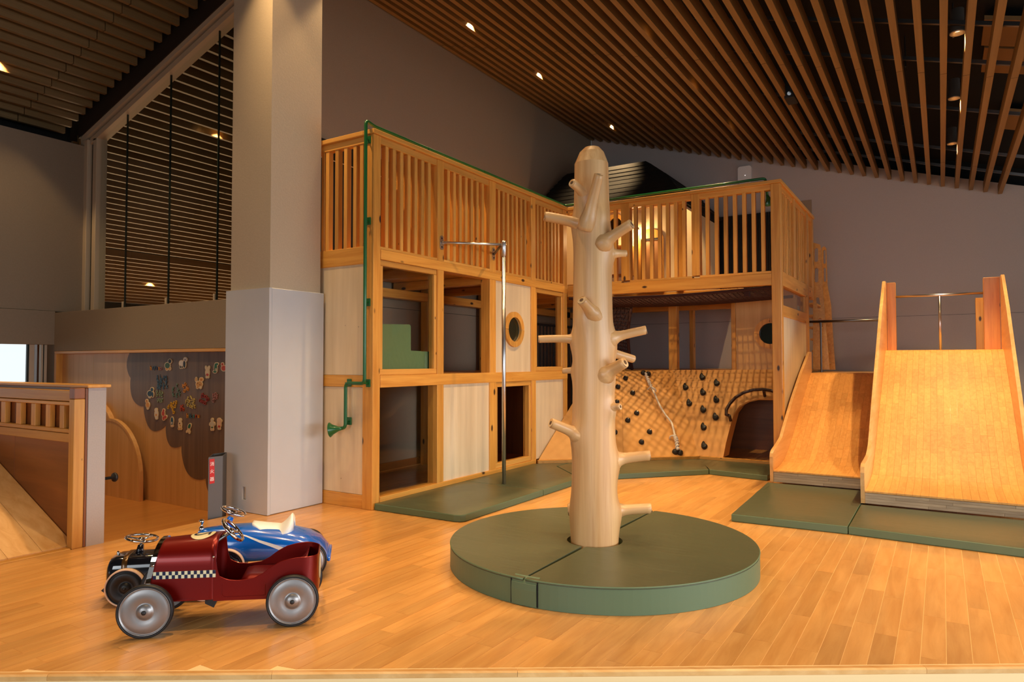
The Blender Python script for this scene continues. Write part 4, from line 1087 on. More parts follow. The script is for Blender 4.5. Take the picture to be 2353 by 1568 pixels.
# ================================================================ CLIMBING TREE with round mat
TZ = 3.625
tc = CAM+Vector((ray(1364.5, 832).x, ray(1364.5, 832).y, 0))*TZ; tc.z = 0
tr_ = thing('climbing_tree', 'bare pale tree trunk with cut branch stubs standing through the round green mat', 'climbing tree', tc)
from mathutils import noise as mn
rows = [(1252, 53.5, 1365), (1200, 53, 1365), (1100, 51, 1364), (1000, 49, 1363.5), (900, 47.5, 1363), (800, 46.5, 1362.5), (700, 45, 1362), (600, 43.5, 1361.5), (500, 41, 1361), (430, 39.5, 1361), (374, 38.8, 1361)]
def zrow(py): return H+(832.0-py)/FPX*TZ
prof_t = [(0.0005, 0.1250)]+[(zrow(py), r*TZ/FPX) for py, r, cx in rows]
prof_t[0] = (0.001, 0.1232)
zs_ = []; 
def rad_at(z):
    for i in range(len(prof_t)-1):
        if prof_t[i][0] <= z <= prof_t[i+1][0]:
            f = (z-prof_t[i][0])/(prof_t[i+1][0]-prof_t[i][0]); return prof_t[i][1]+(prof_t[i+1][1]-prof_t[i][1])*f
    return prof_t[-1][1]
# branches: root row, tip pixel, tip depth offset, radius in px, flare
BR = [((1342, 446), (1315, 421), -0.10, 10, 1.5), ((1348, 520), (1376, 402), -0.14, 11, 1.8), ((1330, 515), (1253, 498), -0.02, 11.5, 1.6), ((1385, 560), (1450, 516), -0.13, 12, 1.9),
      ((1385, 586), (1438, 583), 0.02, 8.5, 2.2), ((1372, 735), (1337, 691), -0.15, 11.5, 1.6), ((1335, 781), (1239, 780), 0.0, 9, 2.0), ((1385, 784), (1483, 759), -0.03, 10.5, 2.2),
      ((1385, 808), (1455, 826), 0.10, 9.5, 2.2), ((1375, 872), (1435, 834), -0.15, 13, 1.8), ((1340, 853), (1295, 853), 0.05, 7, 1.4), ((1380, 942), (1424, 935), -0.10, 8, 1.9),
      ((1345, 1008), (1267, 973), -0.10, 11.5, 2.0), ((1385, 1062), (1492, 1047), -0.02, 12, 2.6), ((1385, 1178), (1494, 1169), -0.02, 12, 2.2), ((1340, 1173), (1309, 1172), 0.03, 16, 1.2)]
NB = 56; NZ = 120
zmax = prof_t[-1][0]
brs = []
for (rx, ry), (tx, ty), dz, rr, fl in BR:
    root = tc.copy(); root.z = 0
    pr_ = at_depth(rx, ry, TZ+dz*0.35); tip = at_depth(tx, ty, TZ+dz); rw = rr*TZ/FPX
    brs.append((pr_, tip, rw, fl))
secs = []
for i in range(NZ+1):
    z = 0.001+(zmax-0.001)*i/NZ; R0 = rad_at(z); q = []
    cxp = 1365-4*(z/zmax)
    off = RT*((cxp-1364.5)*TZ/FPX)
    for k in range(NB):
        a = 2*PI*k/NB; d = Vector((math.cos(a), math.sin(a), 0))
        r = R0*(1+0.018*mn.noise(Vector((d.x*1.6, d.y*1.6, z*1.3)))+0.006*mn.noise(Vector((d.x*5, d.y*5, z*3))))
        p = Vector((tc.x+off.x, tc.y+off.y, z))+d*r
        for pr_, tip, rw, fl in brs:      # swell of the trunk around each branch
            dd = (tip-pr_); dh = Vector((dd.x, dd.y, 0)); 
            if dh.length < 1e-4: continue
            dh.normalize(); cosang = d.dot(dh)
            if cosang < 0.3: continue
            zc = pr_.z+(dd.z)*0.25
            e = (z-zc)/(rw*3.2) if z < zc else (z-zc)/(rw*2.2); an = math.acos(min(1, cosang))/(rw/R0*2.0)
            w = math.exp(-(e*e)-(an*an)); p += d*(0.020*w*min(fl/2, 1.1))
        q.append(p)
    secs.append(q)
bb = MB(); bb.smooth = True; bb.loft(secs, True, False, 2, 0.5)
rt_ = [((p-Vector((tc.x, tc.y, p.z)))) for p in secs[-1]]
bb.smooth = False
s2 = [secs[-1]]+[[Vector((tc.x, tc.y, zmax))+v*f+Vector((0, 0, h)) for v in rt_] for f, h in ((0.72, 0.062), (0.46, 0.086), (0.44, 0.088))]
bb.loft(s2, True, True, 2, 0.7)
trunk = bb.build('trunk', M['trunk'], tr_)
for pr_, tip, rw, fl in brs:
    d = (tip-pr_); L = d.length; dn = d.normalized(); axis_pt = Vector((tc.x, tc.y, pr_.z-dn.z*0.05))
    dist = lambda p: math.hypot(p.x-tc.x, p.y-tc.y)
    bb = MB(); bb.smooth = True; path = []; rad = []
    s0 = pr_-dn*0.02
    n = 14
    for i in range(n+1):
        t = i/n; p = s0+(tip-s0)*t; out = dist(p)-rad_at(max(p.z, 0.01))
        f = 1+ (fl-1)*math.exp(-max(out+0.004, 0)/0.016) if out > -0.03 else fl
        path.append(p+Vector((0, 0, 0.004*math.sin(t*3.0)))); rad.append(rw*(f if t < 0.8 else 1.0)*(1.03-0.06*t))
    rad[-1] = rw*0.97; path.append(tip+dn*0.003); rad.append(rw*0.88)
    bb.tube(path, rad, 18, True, 0.5); ob = bb.build('branch', M['trunk'], tr_)
    bb = MB(); bb.lathe([(rw*0.87, 0.0), (rw*0.85, 0.0012)], tip+dn*0.0034, dn, 16); bb.build('cut_end', M['peg_end'], ob)
    bb = MB(); bb.lathe([(rw*0.42, 0.0), (rw*0.40, 0.0012)], tip+dn*0.0042, dn, 12); bb.build('pith', M['pith'], ob)
bb = MB(); pth = []
for i in range(60):
    z = 0.12+(zmax-0.14)*i/59; px = 1331+7*math.sin(i*0.13)+4*math.sin(i*0.31); v = at_depth(px, 832-(z-H)*FPX/TZ, TZ-0.05)
    d = Vector((v.x-tc.x, v.y-tc.y, 0)).normalized(); pth.append(Vector((tc.x, tc.y, z))+d*(rad_at(z)*1.004))
bb.tube(pth, 0.0012, 4); bb.build('drying_crack', M['peg_end'], tr_)
# round mat in two halves
ML, MRp = on_z(1003, 1290), on_z(1752, 1300)
rm_r = 0.792; MC = Vector((-1.545, 3.355, 0))
MH = 0.118
rmat = thing('round_mat', 'large round green foam mat in two halves around the tree trunk', 'mat', MC)
sd = on_z(1187, 1340, MH)-on_z(1500, 1176, MH); sd.z = 0; sd.normalize(); sn = Vector((-sd.y, sd.x, 0))
hole = 0.145
def half(sgn):
    pl = []; g = 0.006; n = 64
    a0 = math.asin(g/rm_r); h0 = math.asin(g/hole)
    for k in range(n+1): a = a0+(PI-2*a0)*k/n; pl.append((rm_r*math.cos(a), sgn*rm_r*math.sin(a)))
    tcl = Vector(((tc-MC).dot(sd), (tc-MC).dot(sn)))
    hp_ = []
    for k in range(25):
        a = h0+(PI-2*h0)*(1-k/24); hp_.append((tcl.x+hole*math.cos(a), sgn*max(hole*math.sin(a)+tcl.y*sgn, g)))
    pl += hp_
    return pl
for sgn in (1, -1):
    pl = half(sgn); f3 = lambda a, c, z: MC+sd*a+sn*c+Vector((0, 0, z))
    n = len(pl)
    bb = MB(); bb.prism(pl, lambda a, c, t: f3(a, c, 0.001+t), MH-0.012); hb_ = bb.build('mat_half', M['green_side'], rmat)
    bb = MB(); bb.smooth = False; bb.prism(pl, lambda a, c, t: f3(a*0.998, c*0.998, MH-0.0109+t), 0.0109); bb.build('mat_top', M['green'], hb_)
    bb = MB(); bb.smooth = True; bb.tube([f3(a*0.9975, c*0.9975, MH-0.004) for a, c in pl[:65]], 0.0042, 6); bb.build('piping', M['green_side'], hb_)
fx = MC+sd*rm_r
bb = MB(); w = 0.062
aa = [(-w+2*w*k/8) for k in range(9)]
bb.loft([[MC+sd*(math.sqrt(rm_r**2-y*y)+o)+sn*y+Vector((0, 0, z)) for y in aa] for o, z in ((0.004, 0.004), (0.006, MH*0.6), (0.004, MH-0.02), (-0.03, MH+0.004), (-0.032, MH+0.002), (0.001, MH-0.02), (0.002, 0.004))], False, False); bb.build('joining_flap', M['green_side'], rmat)
for y in (-w-0.006, w+0.001):
    bb = MB(); x = math.sqrt(rm_r**2-y*y); 
    bb.loft([[MC+sd*(x+o)+sn*yy+Vector((0, 0, z)) for o, yy in ((0.0, y), (0.0018, y), (0.0018, y+0.006), (0.0, y+0.006))] for z in (0.004, MH-0.008)]); bb.build('flap_gap', M['void'], rmat)

# ================================================================ SLIDES
def slide(name, label, x0, x1, rail, surf, left, right, ytop, mats_, riser_z, strips, runout):
    t = thing(name, label, 'slide', ((x0+x1)/2, rail[0][0], 0))
    def panel(xa, xb):
        pl = list(rail)+[(ytop, rail[-1][1]), (ytop, 0.001), (rail[0][0]+0.03, 0.001)]
        pl[0] = (rail[0][0], 0.056); pl = [(rail[0][0]+0.012, 0.056)]+pl[1:]
        pl = [(a, max(c, 0.056)) for a, c in pl]
        bb = MB(); bb.prism(pl, lambda a, c, tt: (xa+tt, a, c), xb-xa, axis=1); return bb.build('side_panel', M['beech_ply'], t)
    if left: panel(x0, x0+0.026)
    if right: panel(x1-0.026, x1)
    a0 = x0+(0.0265 if left else 0.0); a1 = x1-(0.0265 if right else 0.0)
    # smooth surface curve
    P = [Vector((y, z)) for y, z in surf]; C = []
    for i in range(len(P)-1):
        p0 = P[max(i-1, 0)]; p1 = P[i]; p2 = P[i+1]; p3 = P[min(i+2, len(P)-1)]
        for k in range(6):
            u = k/6; C.append(0.5*((2*p1)+(p2-p0)*u+(2*p0-5*p1+4*p2-p3)*u*u+(3*p1-p0-3*p2+p3)*u**3))
    C.append(P[-1])
    S = [0.0]
    for i in range(1, len(C)): S.append(S[-1]+(C[i]-C[i-1]).length)
    def pt(s):
        s = max(0, min(S[-1], s))
        for i in range(len(S)-1):
            if s <= S[i+1]: f = (s-S[i])/max(S[i+1]-S[i], 1e-9); return C[i].lerp(C[i+1], f)
        return C[-1]
    # parquet strips
    srun = runout
    r3 = random.Random(hash(name) % 1000 if False else len(name)*7)
    bb = MB(); w = (a1-a0)/strips
    for k in range(strips):
        xa = a0+w*k+0.0004; xb = a0+w*(k+1)-0.0004
        s = 0.0; cuts = [0.0, srun]; s = srun+r3.uniform(0.05, 0.3)
        while s < S[-1]-0.06: cuts.append(s); s += r3.uniform(0.14, 0.42)
        cuts.append(S[-1])
        for u0, u1 in zip(cuts[:-1], cuts[1:]):
            m_ = max(1, int((u1-u0)/0.07)); g = 0.0006; sec = []; gcs = []
            for q in range(m_+1):
                ss = u0+g+(u1-u0-2*g)*q/m_; p = pt(ss); p2 = pt(min(ss+0.01, S[-1])); p1 = pt(max(ss-0.01, 0)); dd = (p2-p1).normalized(); nn = Vector((-dd.y, dd.x))
                hi = p; lo = p-nn*0.012
                sec.append([(xa, lo.x, lo.y), (xb, lo.x, lo.y), (xb, hi.x, hi.y), (xa, hi.x, hi.y)])
            bb.loft(sec, axis=1)
    tag(bb.build('parquet_strips', M['beech'], t), kind='stuff')
    bb = MB(); q = len(C)
    bb.loft([[(a0, c.x, c.y-0.012-0.001), (a1, c.x, c.y-0.013), (a1, c.x, c.y-0.03), (a0, c.x, c.y-0.03)] for c in [C[0]+Vector((0.03, 0))]+C[4:]], axis=1); bb.build('slide_bed', M['beech_ply'], t)
    # riser of stacked strips
    yr_ = surf[0][0]; zz = 0.056; rh = riser_z; nr = 4; r4 = random.Random(5)
    for k in range(nr):
        x = a0; z0 = zz+(rh-zz)*k/nr; z1 = zz+(rh-zz)*(k+1)/nr-0.0008
        while x < a1-0.01:
            xb = min(x+r4.uniform(0.18, 0.5), a1); bx('riser_strip', M['beech_grey'], t, x+0.0004, xb-0.0004, yr_+0.002, yr_+0.025, z0, z1, 0, 0.0006); x = xb
    return t
M['beech_grey'] = wood('worn_beech', lin(158, 134, 104), lin(182, 158, 126), rough=0.5, tonevar=0.2, gs=(6, 40, 40))
railB = [(5.41, 0.05), (5.408, 0.27), (5.425, 0.31), (5.47, 0.328), (5.6, 0.332), (5.84, 0.345), (5.95, 0.375), (6.03, 0.41), (6.14, 0.50), (6.37, 0.70), (6.92, 1.135), (7.4, 1.525), (7.88, 1.85), (7.93, 1.868), (8.01, 1.868)]
surfB = [(5.425, 0.144), (5.75, 0.150), (6.0, 0.185), (6.3, 0.31), (6.6, 0.485), (7.15, 0.81), (7.65, 1.10), (7.76, 1.153), (7.9, 1.163), (8.10, 1.163)]
SX0, SX1 = -0.500, 0.512
big = slide('big_slide', 'wide tall wooden slide with parquet bed and steel bar at the top', SX0, SX1, railB, surfB, True, True, 8.06, M, 0.130, 20, 0.56)
for xa, xb in ((SX0+0.028, SX0+0.108), (SX1-0.16, SX1-0.028)): bx('top_post', M['pine'], big, xa, xb, 8.062, 8.14, 0.001, 1.862)
bx('top_post', M['pine'], big, SX1-0.20, SX1-0.11, 8.75, 8.83, 0.001, 1.72)
zb_ = on_y(2160, 678, 8.10).z
bb = MB(); bb.smooth = True; bb.tube([(SX0+0.11, 8.10, zb_), (SX1-0.16, 8.10, zb_)], 0.012, 12); bb.build('safety_bar', M['steel'], big)
xv = on_y(2160, 740, 8.10).x
bb = MB(); bb.smooth = True; bb.tube([(xv, 8.10, zb_-0.012), (xv, 8.10, 1.164)], 0.012, 12); bb.build('bar_upright', M['steel'], big)
bx('landing', M['beech_ply'], big, SX0, SX1, 8.145, YB-0.02, 1.13, 1.16)
bx('landing_post', M['pine'], big, SX1-0.09, SX1, 9.5, 9.58, 0.001, 1.128); bx('landing_post', M['pine'], big, SX0, SX0+0.09, 9.5, 9.58, 0.001, 1.128)
railS = [(5.985, 0.05), (5.983, 0.262), (5.998, 0.292), (6.04, 0.312), (6.25, 0.352), (6.40, 0.388), (6.5, 0.455), (6.92, 0.687), (7.41, 0.925), (7.96, 1.155), (8.02, 1.155)]
surfS = [(5.998, 0.150), (6.25, 0.156), (6.5, 0.195), (6.75, 0.295), (7.0, 0.42), (7.5, 0.685), (7.88, 0.885), (7.97, 0.922), (8.06, 0.93), (8.12, 0.93)]
small = slide('small_slide', 'lower wooden slide beside the play house, half in shade', -1.225, SX0-0.002, railS, surfS, True, False, 8.06, M, 0.136, 14, 0.40)
bx('landing', M['beech_ply'], small, -1.225, SX0-0.004, 8.125, YB-0.02, 0.897, 0.927)
bx('landing_post', M['pine'], small, -1.20, -1.12, 9.5, 9.58, 0.001, 0.895)
# ---- steel handrail from the play house to the big slide
q0, q1 = on_y(1858, 740, 8.55), on_y(2022, 735.5, 8.55)
hr2 = thing('steel_handrail', 'slim steel handrail running from the play house to the big slide', 'handrail', ((q0.x+q1.x)/2, 8.55, 0.928))
bb = MB(); bb.smooth = True; bb.tube([(-1.30, 8.55, q0.z), (SX0+0.05, 8.55, q1.z)], 0.014, 12); bb.build('rail_tube', M['darksteel'], hr2)
for x in (-1.17, SX0-0.06):
    bb = MB(); bb.tube([(x, 8.55, 0.928), (x, 8.55, q0.z)], 0.010, 10); bb.build('rail_upright', M['darksteel'], hr2)
# ---- steep stair stringers with oval grip holes
sg = thing('steep_stair', 'steep wooden stair with oval grip holes up to the deck beside the wall', 'stair', (-1.1, 9.0, 0.928))
def oval(c0, c1, r, n=8):
    d = (Vector(c1)-Vector(c0)); d.normalize(); s_ = Vector((-d.y, d.x)); out = []
    for k in range(n+1): a = -PI/2+PI*k/n; out.append(tuple(Vector(c1)+d*(r*math.cos(a))+s_*(r*math.sin(a))))
    for k in range(n+1): a = PI/2+PI*k/n; out.append(tuple(Vector(c0)+d*(r*math.cos(a))+s_*(r*math.sin(a))))
    return out
def stringer(y, dpx, mt):
    P = lambda px, py: (on_y(px+dpx, py, y).x, on_y(px+dpx, py, y).z)
    outer = [P(1868, 850), P(1906, 850), P(1897, 750), P(1889, 655), P(1886.5, 575), P(1884, 562), P(1870, 558), P(1868, 560)]
    if dpx: outer = [P(1880, 850), P(1911, 850), P(1901, 700), P(1893, 655), P(1890, 570), P(1886, 566), P(1880, 570)]
    hs_ = []
    for (a, c) in (((1875.5, 574), (1875.5, 598)), ((1876, 620), (1876, 645))): hs_.append(oval(P(*a), P(*c), 0.021))
    for (a, c) in (((1878.5, 687), (1882, 706)), ((1884, 735), (1887.5, 752))): hs_.append(oval(P(*a), P(*c), 0.019))
    if dpx: hs_ = [oval(P(1886.5, 577), P(1886.5, 604), 0.014), oval(P(1887, 618), P(1887.5, 645), 0.014)]
    bb = MB(); bb.prism(outer, lambda a, c, t: (a, y+t, c), 0.035, axis=1, holes=hs_); bb.build('stair_stringer', M['pine_board'], sg)
stringer(8.72, 0, 0); stringer(9.35, 8, 0)
for k in range(6):
    z = 1.02+0.14*k; x = -1.19-0.018*k
    bx('tread', M['pine_board'], sg, x-0.09, x+0.03, 8.757, 9.348, z, z+0.025)
# lamp added under the cottage eave to brighten its front wall
ebp = Vector((-3.05, HY-0.10, min(zt_h-0.05, 2.62)))
bb = MB(); bb.smooth = True; bb.lathe([(0.02, 0.03), (0.03, 0.0), (0.02, -0.008), (0.001, -0.01)], ebp, n=16); bb.build('added_eave_lamp', M['lamp_trim'], hs)
l = bpy.data.lights.new('cottage_fill_light', 'POINT'); l.energy = 9; l.color = WARM; l.shadow_soft_size = 0.03
o = bpy.data.objects.new('cottage_fill_light', l); o.location = ebp-WLOC[hs.name_full]+Vector((0, -0.03, -0.05)); o.parent = hs; COL.objects.link(o)
# ================================================================ RAMP, HALF WALL, ARCHED BOARDS (west side)
HX = -4.158
hw = thing('half_wall', 'pale grey half wall with wooden cap at the edge of the platform beside the ramp', 'half wall', (-5.2, 2.11, LOWZ))
bx('wall_body', M['wall_light'], hw, -6.6, HX, 2.066, 2.166, LOWZ, 0.905, bev=0.002)
bx('wall_cap', M['pine_board'], hw, -6.62, HX+0.016, 2.054, 2.185, 0.905, 0.921)
bx('end_strip', M['redwood'], hw, -4.24, HX-0.002, 2.052, 2.0655, 0.0, 0.904)
pk = on_x(264, 1097, -4.42)
bb = MB(); bb.smooth = True; bb.lathe([(0.009, 0), (0.009, pk.y-2.166-0.012), (0.027, pk.y-2.166-0.010), (0.030, pk.y-2.166), (0.024, pk.y-2.166+0.008)], (-4.42, 2.166, pk.z), (0, 1, 0), 18); bb.build('black_peg', M['black'], hw)
rg = thing('ramp_railing', 'pine railing with short balusters above the ramp side wall', 'railing', (-5.0, 2.02, 0))
zp = on_x(170, 893, HX).z
bx('post', M['pine_board'], rg, HX-0.062, HX-0.003, 1.992, 2.050, 0.0, zp-0.062)
bx('post_top', M['redwood'], rg, HX-0.062, HX-0.003, 1.992, 2.050, zp-0.061, zp)
YRL = 2.0
def zr(py): return on_y(120, py, YRL).z
xr1 = HX-0.064
for nm, a, c, dy in (('top_beam', 896, 920.5, 0.05), ('upper_strip', 922, 930, 0.035), ('lower_strip', 983, 992, 0.035), ('bottom_beam', 993, 1013, 0.05)):
    bx(nm, M['pine_board'], rg, -6.4, xr1, YRL-0.002, YRL+min(dy, 0.036)-0.001, zr(c), zr(a))
for px0, px1 in ((-66, -56), (-32, -22), (2, 11.5), (36.5, 47), (71, 80.5), (104.5, 114), (136.5, 146)):
    bx('baluster', M['pine_board'], rg, on_y(px0, 955, YRL).x, on_y(px1, 955, YRL).x, YRL, YRL+0.032, zr(983)+0.0, zr(930), 2)
rp = thing('ramp', 'wooden ramp rising from the platform edge under the left railing', 'ramp', (-5.2, 1.4, LOWZ))
sl_ = 0.41; rx0, rx1 = HX-0.066, -5.6
def rz(x): return 0.012+(rx0-x)*sl_
nb = 9; y0r, y1r = 0.55, 2.034
for k in range(nb):
    a0 = y0r+(y1r-y0r)*k/nb; a1 = y0r+(y1r-y0r)*(k+1)/nb-0.0015
    bb = MB(); bb.loft([[(x, a0, rz(x)-0.02), (x, a1, rz(x)-0.02), (x, a1, rz(x)), (x, a0, rz(x))] for x in (rx0, rx1)], axis=0); bb.build('ramp_board', M['beech_ply'], rp)
bb = MB(); bb.prism([(rx0, LOWZ+0.001), (rx1, LOWZ+0.001), (rx1, rz(rx1)-0.022), (rx0, rz(rx0)-0.022)], lambda a, c, t: (a, y0r+0.005+t, c), y1r-y0r-0.01); bb.build('ramp_base', M['redwood'], rp)
bx('threshold', M['pine_board'], rp, rx0+0.001, HX-0.008, 0.45, 1.990, -0.03, 0.006)
sw = thing('ramp_side_wall', 'red-brown panelled wall behind the railing along the ramp', 'wall panel', (-5.2, 2.04, 0))
for a0, a1 in ((-6.4, -4.98), (-4.98, -4.262)): bx('brown_panel', M['redwood'], sw, a0+0.001, a1-0.001, 2.036, 2.051, 0.015, 0.885, 0, 0.001)
bx('panel_edge', M['redwood'], sw, -4.2615, HX-0.068, 2.036, 2.051, 0.02, 0.60, 2)

# arched thick boards in front of the veneered wall
def arch_box(name, label, xr, xl_, yf, yb, ztop, rise, thick):
    t = thing(name, label, 'arched board', ((xr+xl_)/2, (yf+yb)/2, LOWZ))
    n = 22; m = (xr+xl_)/2; w = (xr-xl_)/2
    out = [(xl_, LOWZ), (xr, LOWZ)]+[(m+w*math.cos(PI*k/n), ztop-rise+rise*math.sin(PI*k/n)) for k in range(n+1)]
    inn = [(xr-thick, LOWZ), (xl_+thick, LOWZ)]+[(m-(w-thick)*math.cos(PI*k/n), ztop-rise+(rise-thick)*math.sin(PI*k/n)) for k in range(n+1)]
    ringp = [out[1]]+out[2:]+[out[0], (xl_+thick, LOWZ)]+[(m-(w-thick)*math.cos(PI*k/n), ztop-rise+(rise-thick)*math.sin(PI*k/n)) for k in range(n+1)]+[(xr-thick, LOWZ)]
    bb = MB(); bb.prism(ringp, lambda a, c, tt: (a, yf+tt, c), yb-yf, axis=2); bb.build('arch_edge', M['beech_ply'], t)
    q = [(m+(w-thick-0.001)*math.cos(PI*k/n), ztop-rise+(rise-thick-0.001)*math.sin(PI*k/n)) for k in range(n+1)]+[(xl_+thick+0.001, LOWZ), (xr-thick-0.001, LOWZ)]
    bb = MB(); bb.prism(q, lambda a, c, tt: (a, yf+0.004+tt, c), yb-yf-0.005, axis=2); bb.build('arch_face', M['oak'], t)
    return t
ar = on_z(319.6, 1153.4, LOWZ); at_ = on_y(262, 968, ar.y)
arch_box('arched_board', 'thick round-topped wooden board standing by the veneered wall behind the half wall', ar.x, ar.x-1.0, ar.y, BY-0.047, at_.z+0.02, 0.52, 0.022)
a2 = on_y(264, 965, BY-0.02)
arch_box('arched_board', 'taller arched board mostly hidden behind the grey half wall', a2.x+0.03, a2.x-0.95, BY-0.045, BY-0.001, 0.72, 0.40, 0.02).location.x += 0
# fire extinguisher box
e0, e1 = on_z(480, 1193, 0.0), on_z(513, 1187, 0.0); zt_e = on_x(480, 1052, e0.x).z
eb = thing('extinguisher_box', 'dark grey metal fire extinguisher box with red sign left of the pillar', 'box', ((e0.x+e1.x)/2-0.1, (e0.y+e1.y)/2, LOWZ))
dirv = Vector((e0.x, e0.y, 0)).normalized()*0.17+Vector((-0.0, 0.035, 0))
f_ = [e0, Vector((e1.x, min(e1.y, 3.10), 0)), Vector((e1.x, min(e1.y, 3.10), 0))+dirv, e0+dirv]
cx_ = sum((p.x for p in f_))/4; cy_ = sum((p.y for p in f_))/4
f_ = [p+Vector((-0.012, 0, 0)) for p in f_]
for i in range(4):
    p, q = f_[i], f_[(i+1) % 4]; inw = lambda v: v+(Vector((cx_, cy_, 0))-v).normalized()*0.006
    bb = MB(); bb.loft([[(a.x, a.y, z) for a in (p, q, inw(q), inw(p))] for z in (LOWZ+0.002, zt_e+(0 if i in (0, 2) else 0))]); bb.build('box_side', M['gunmetal'], eb)
bb = MB(); bb.loft([[(a.x, a.y, z) for a in [p+(Vector((cx_, cy_, 0))-p).normalized()*0.007 for p in f_]] for z in (LOWZ+0.003, LOWZ+0.01)]); bb.build('box_bottom', M['gunmetal'], eb)
xface = e0.x-0.012
def onE(px, py, o=0.0015): return on_plane(px, py, f_[0]+Vector((o, 0, 0)), (f_[1]-f_[0]).cross(Vector((0, 0, 1))))
lb = [onE(px, py) for px, py in ((481.5, 1056), (493, 1054.5), (493, 1110.5), (481.5, 1113))]
bb = MB(); bb.loft([[tuple(p) for p in lb], [tuple(p-Vector((0.001, 0, 0))) for p in lb]]); rl_ = bb.build('red_sign', M['redlabel'], eb)

FONTC = {}
def glyph(ch, depth=0.0):
    k = (ch, depth)
    if k not in FONTC:
        cu = bpy.data.curves.new('glyph', 'FONT'); cu.body = ch; cu.size = 1.0; cu.extrude = depth; cu.resolution_u = 3
        cu.align_x = 'CENTER'; cu.align_y = 'CENTER'
        o = bpy.data.objects.new('glyph', cu); COL.objects.link(o)
        dg = bpy.context.evaluated_depsgraph_get(); dg.update()
        me = bpy.data.meshes.new_from_object(o.evaluated_get(dg))
        V = [v.co.copy() for v in me.vertices]; F = [list(p.vertices) for p in me.polygons]
        bpy.data.meshes.remove(me); bpy.data.objects.remove(o); bpy.data.curves.remove(cu)
        xs = [v.x for v in V]; ys = [v.y for v in V]
        c = Vector(((min(xs)+max(xs))/2, (min(ys)+max(ys))/2, 0)); V = [v-c for v in V]
        FONTC[k] = (V, F)
    return FONTC[k]
dE = (f_[1]-f_[0]).normalized()
for ch, py in (('消', 1066.5), ('火', 1083.5), ('器', 1101.5)):
    V, F = glyph(ch); c = onE(487.3, py, 0.0025); s_ = 0.030
    bb = MB(); bb.add([c+dE*(v.x*s_)+Vector((0, 0, v.y*s_)) for v in V], F); bb.build('sign_character', M['whiteplastic'], rl_)

# ---------------------------------------------------------------- magnets on the walnut cloud
LC = {'orange': lin(226, 150, 50), 'blue': lin(74, 104, 124), 'navy': lin(52, 66, 92), 'mauve': lin(176, 124, 120), 'teal': lin(70, 124, 124), 'palegreen': lin(142, 158, 120), 'greygreen': lin(104, 132, 114),
      'yellow': lin(228, 178, 40), 'red': lin(196, 78, 40), 'cream yellow': lin(216, 196, 110), 'dark red': lin(156, 52, 38)}
LM = {k: plain('magnet_'+k.replace(' ', '_'), v, 0.5) for k, v in LC.items()}
YI = BY-0.0035
LMESH = {}
def letter(ch, px, py, colr, rot, size, label, group):
    k = (ch, colr)
    if k not in LMESH:
        V, F = glyph(ch, 0.05)
        me = bpy.data.meshes.new('letter_magnet'); me.from_pydata([(v.x, -v.z*1.0, v.y) for v in V], [], F); me.materials.append(LM[colr]); LMESH[k] = me
    p = on_y(px, py, YI)
    o = bpy.data.objects.new('letter_magnet', LMESH[k]); COL.objects.link(o)
    o.scale = (size, 0.055, size); o.location = (p.x, YI-0.0028, p.z); o.rotation_euler = (0, rot, 0)
    tag(o, label, 'letter', group); WLOC[o.name_full] = Vector(o.location)
for word, cols, xs_w, py, which in (('hayato', ('orange', 'blue', 'blue', 'navy', 'orange', 'mauve'), (347.3, 352.0, 356.6, 361.4, 366.3, 370.4), 846, 'upper'), ('hikaru', ('orange', 'teal', 'blue', 'teal', 'red', 'orange'), (431.2, 435.8, 440.3, 445.8, 451.3, 457.0), 955.5, 'lower')):
    for i, (ch, cl, px) in enumerate(zip(word, cols, xs_w)):
        pos = ('first', 'second', 'third', 'fourth', 'fifth', 'last')[i]
        letter(ch, px, py+0.35*i, cl, 0, 0.058, '%s letter %s magnet, %s of the %s word on the brown board' % (cl, ch, pos, which), 'letters of the %s word' % which)
CL = [('blue', 'sivoapclnmtuehbrdkgx', (360, 386), (864, 893), 'blue cluster'), ('palegreen', 'pdaovcqpg', (360, 376), (897, 923), 'pale green cluster')]
rl2 = random.Random(4)
PEND = []
for cl, chars, (xa, xb), (ya, yb), nm in CL:
    n = len(chars); cols_ = 4 if n > 10 else 3
    for i, ch in enumerate(chars):
        r_i, c_i = divmod(i, cols_); rows_ = math.ceil(n/cols_)
        if cl == 'blue' and (r_i, c_i) == (2, 2): continue
        px = xa+(xb-xa)*(c_i+0.5+rl2.uniform(-0.25, 0.25))/cols_; py = ya+(yb-ya)*(r_i+0.5+rl2.uniform(-0.25, 0.25))/rows_
        PEND.append((ch, px, py, cl, rl2.uniform(-0.7, 0.7), 0.056, 'blue' if cl == 'blue' else 'pale green', nm))
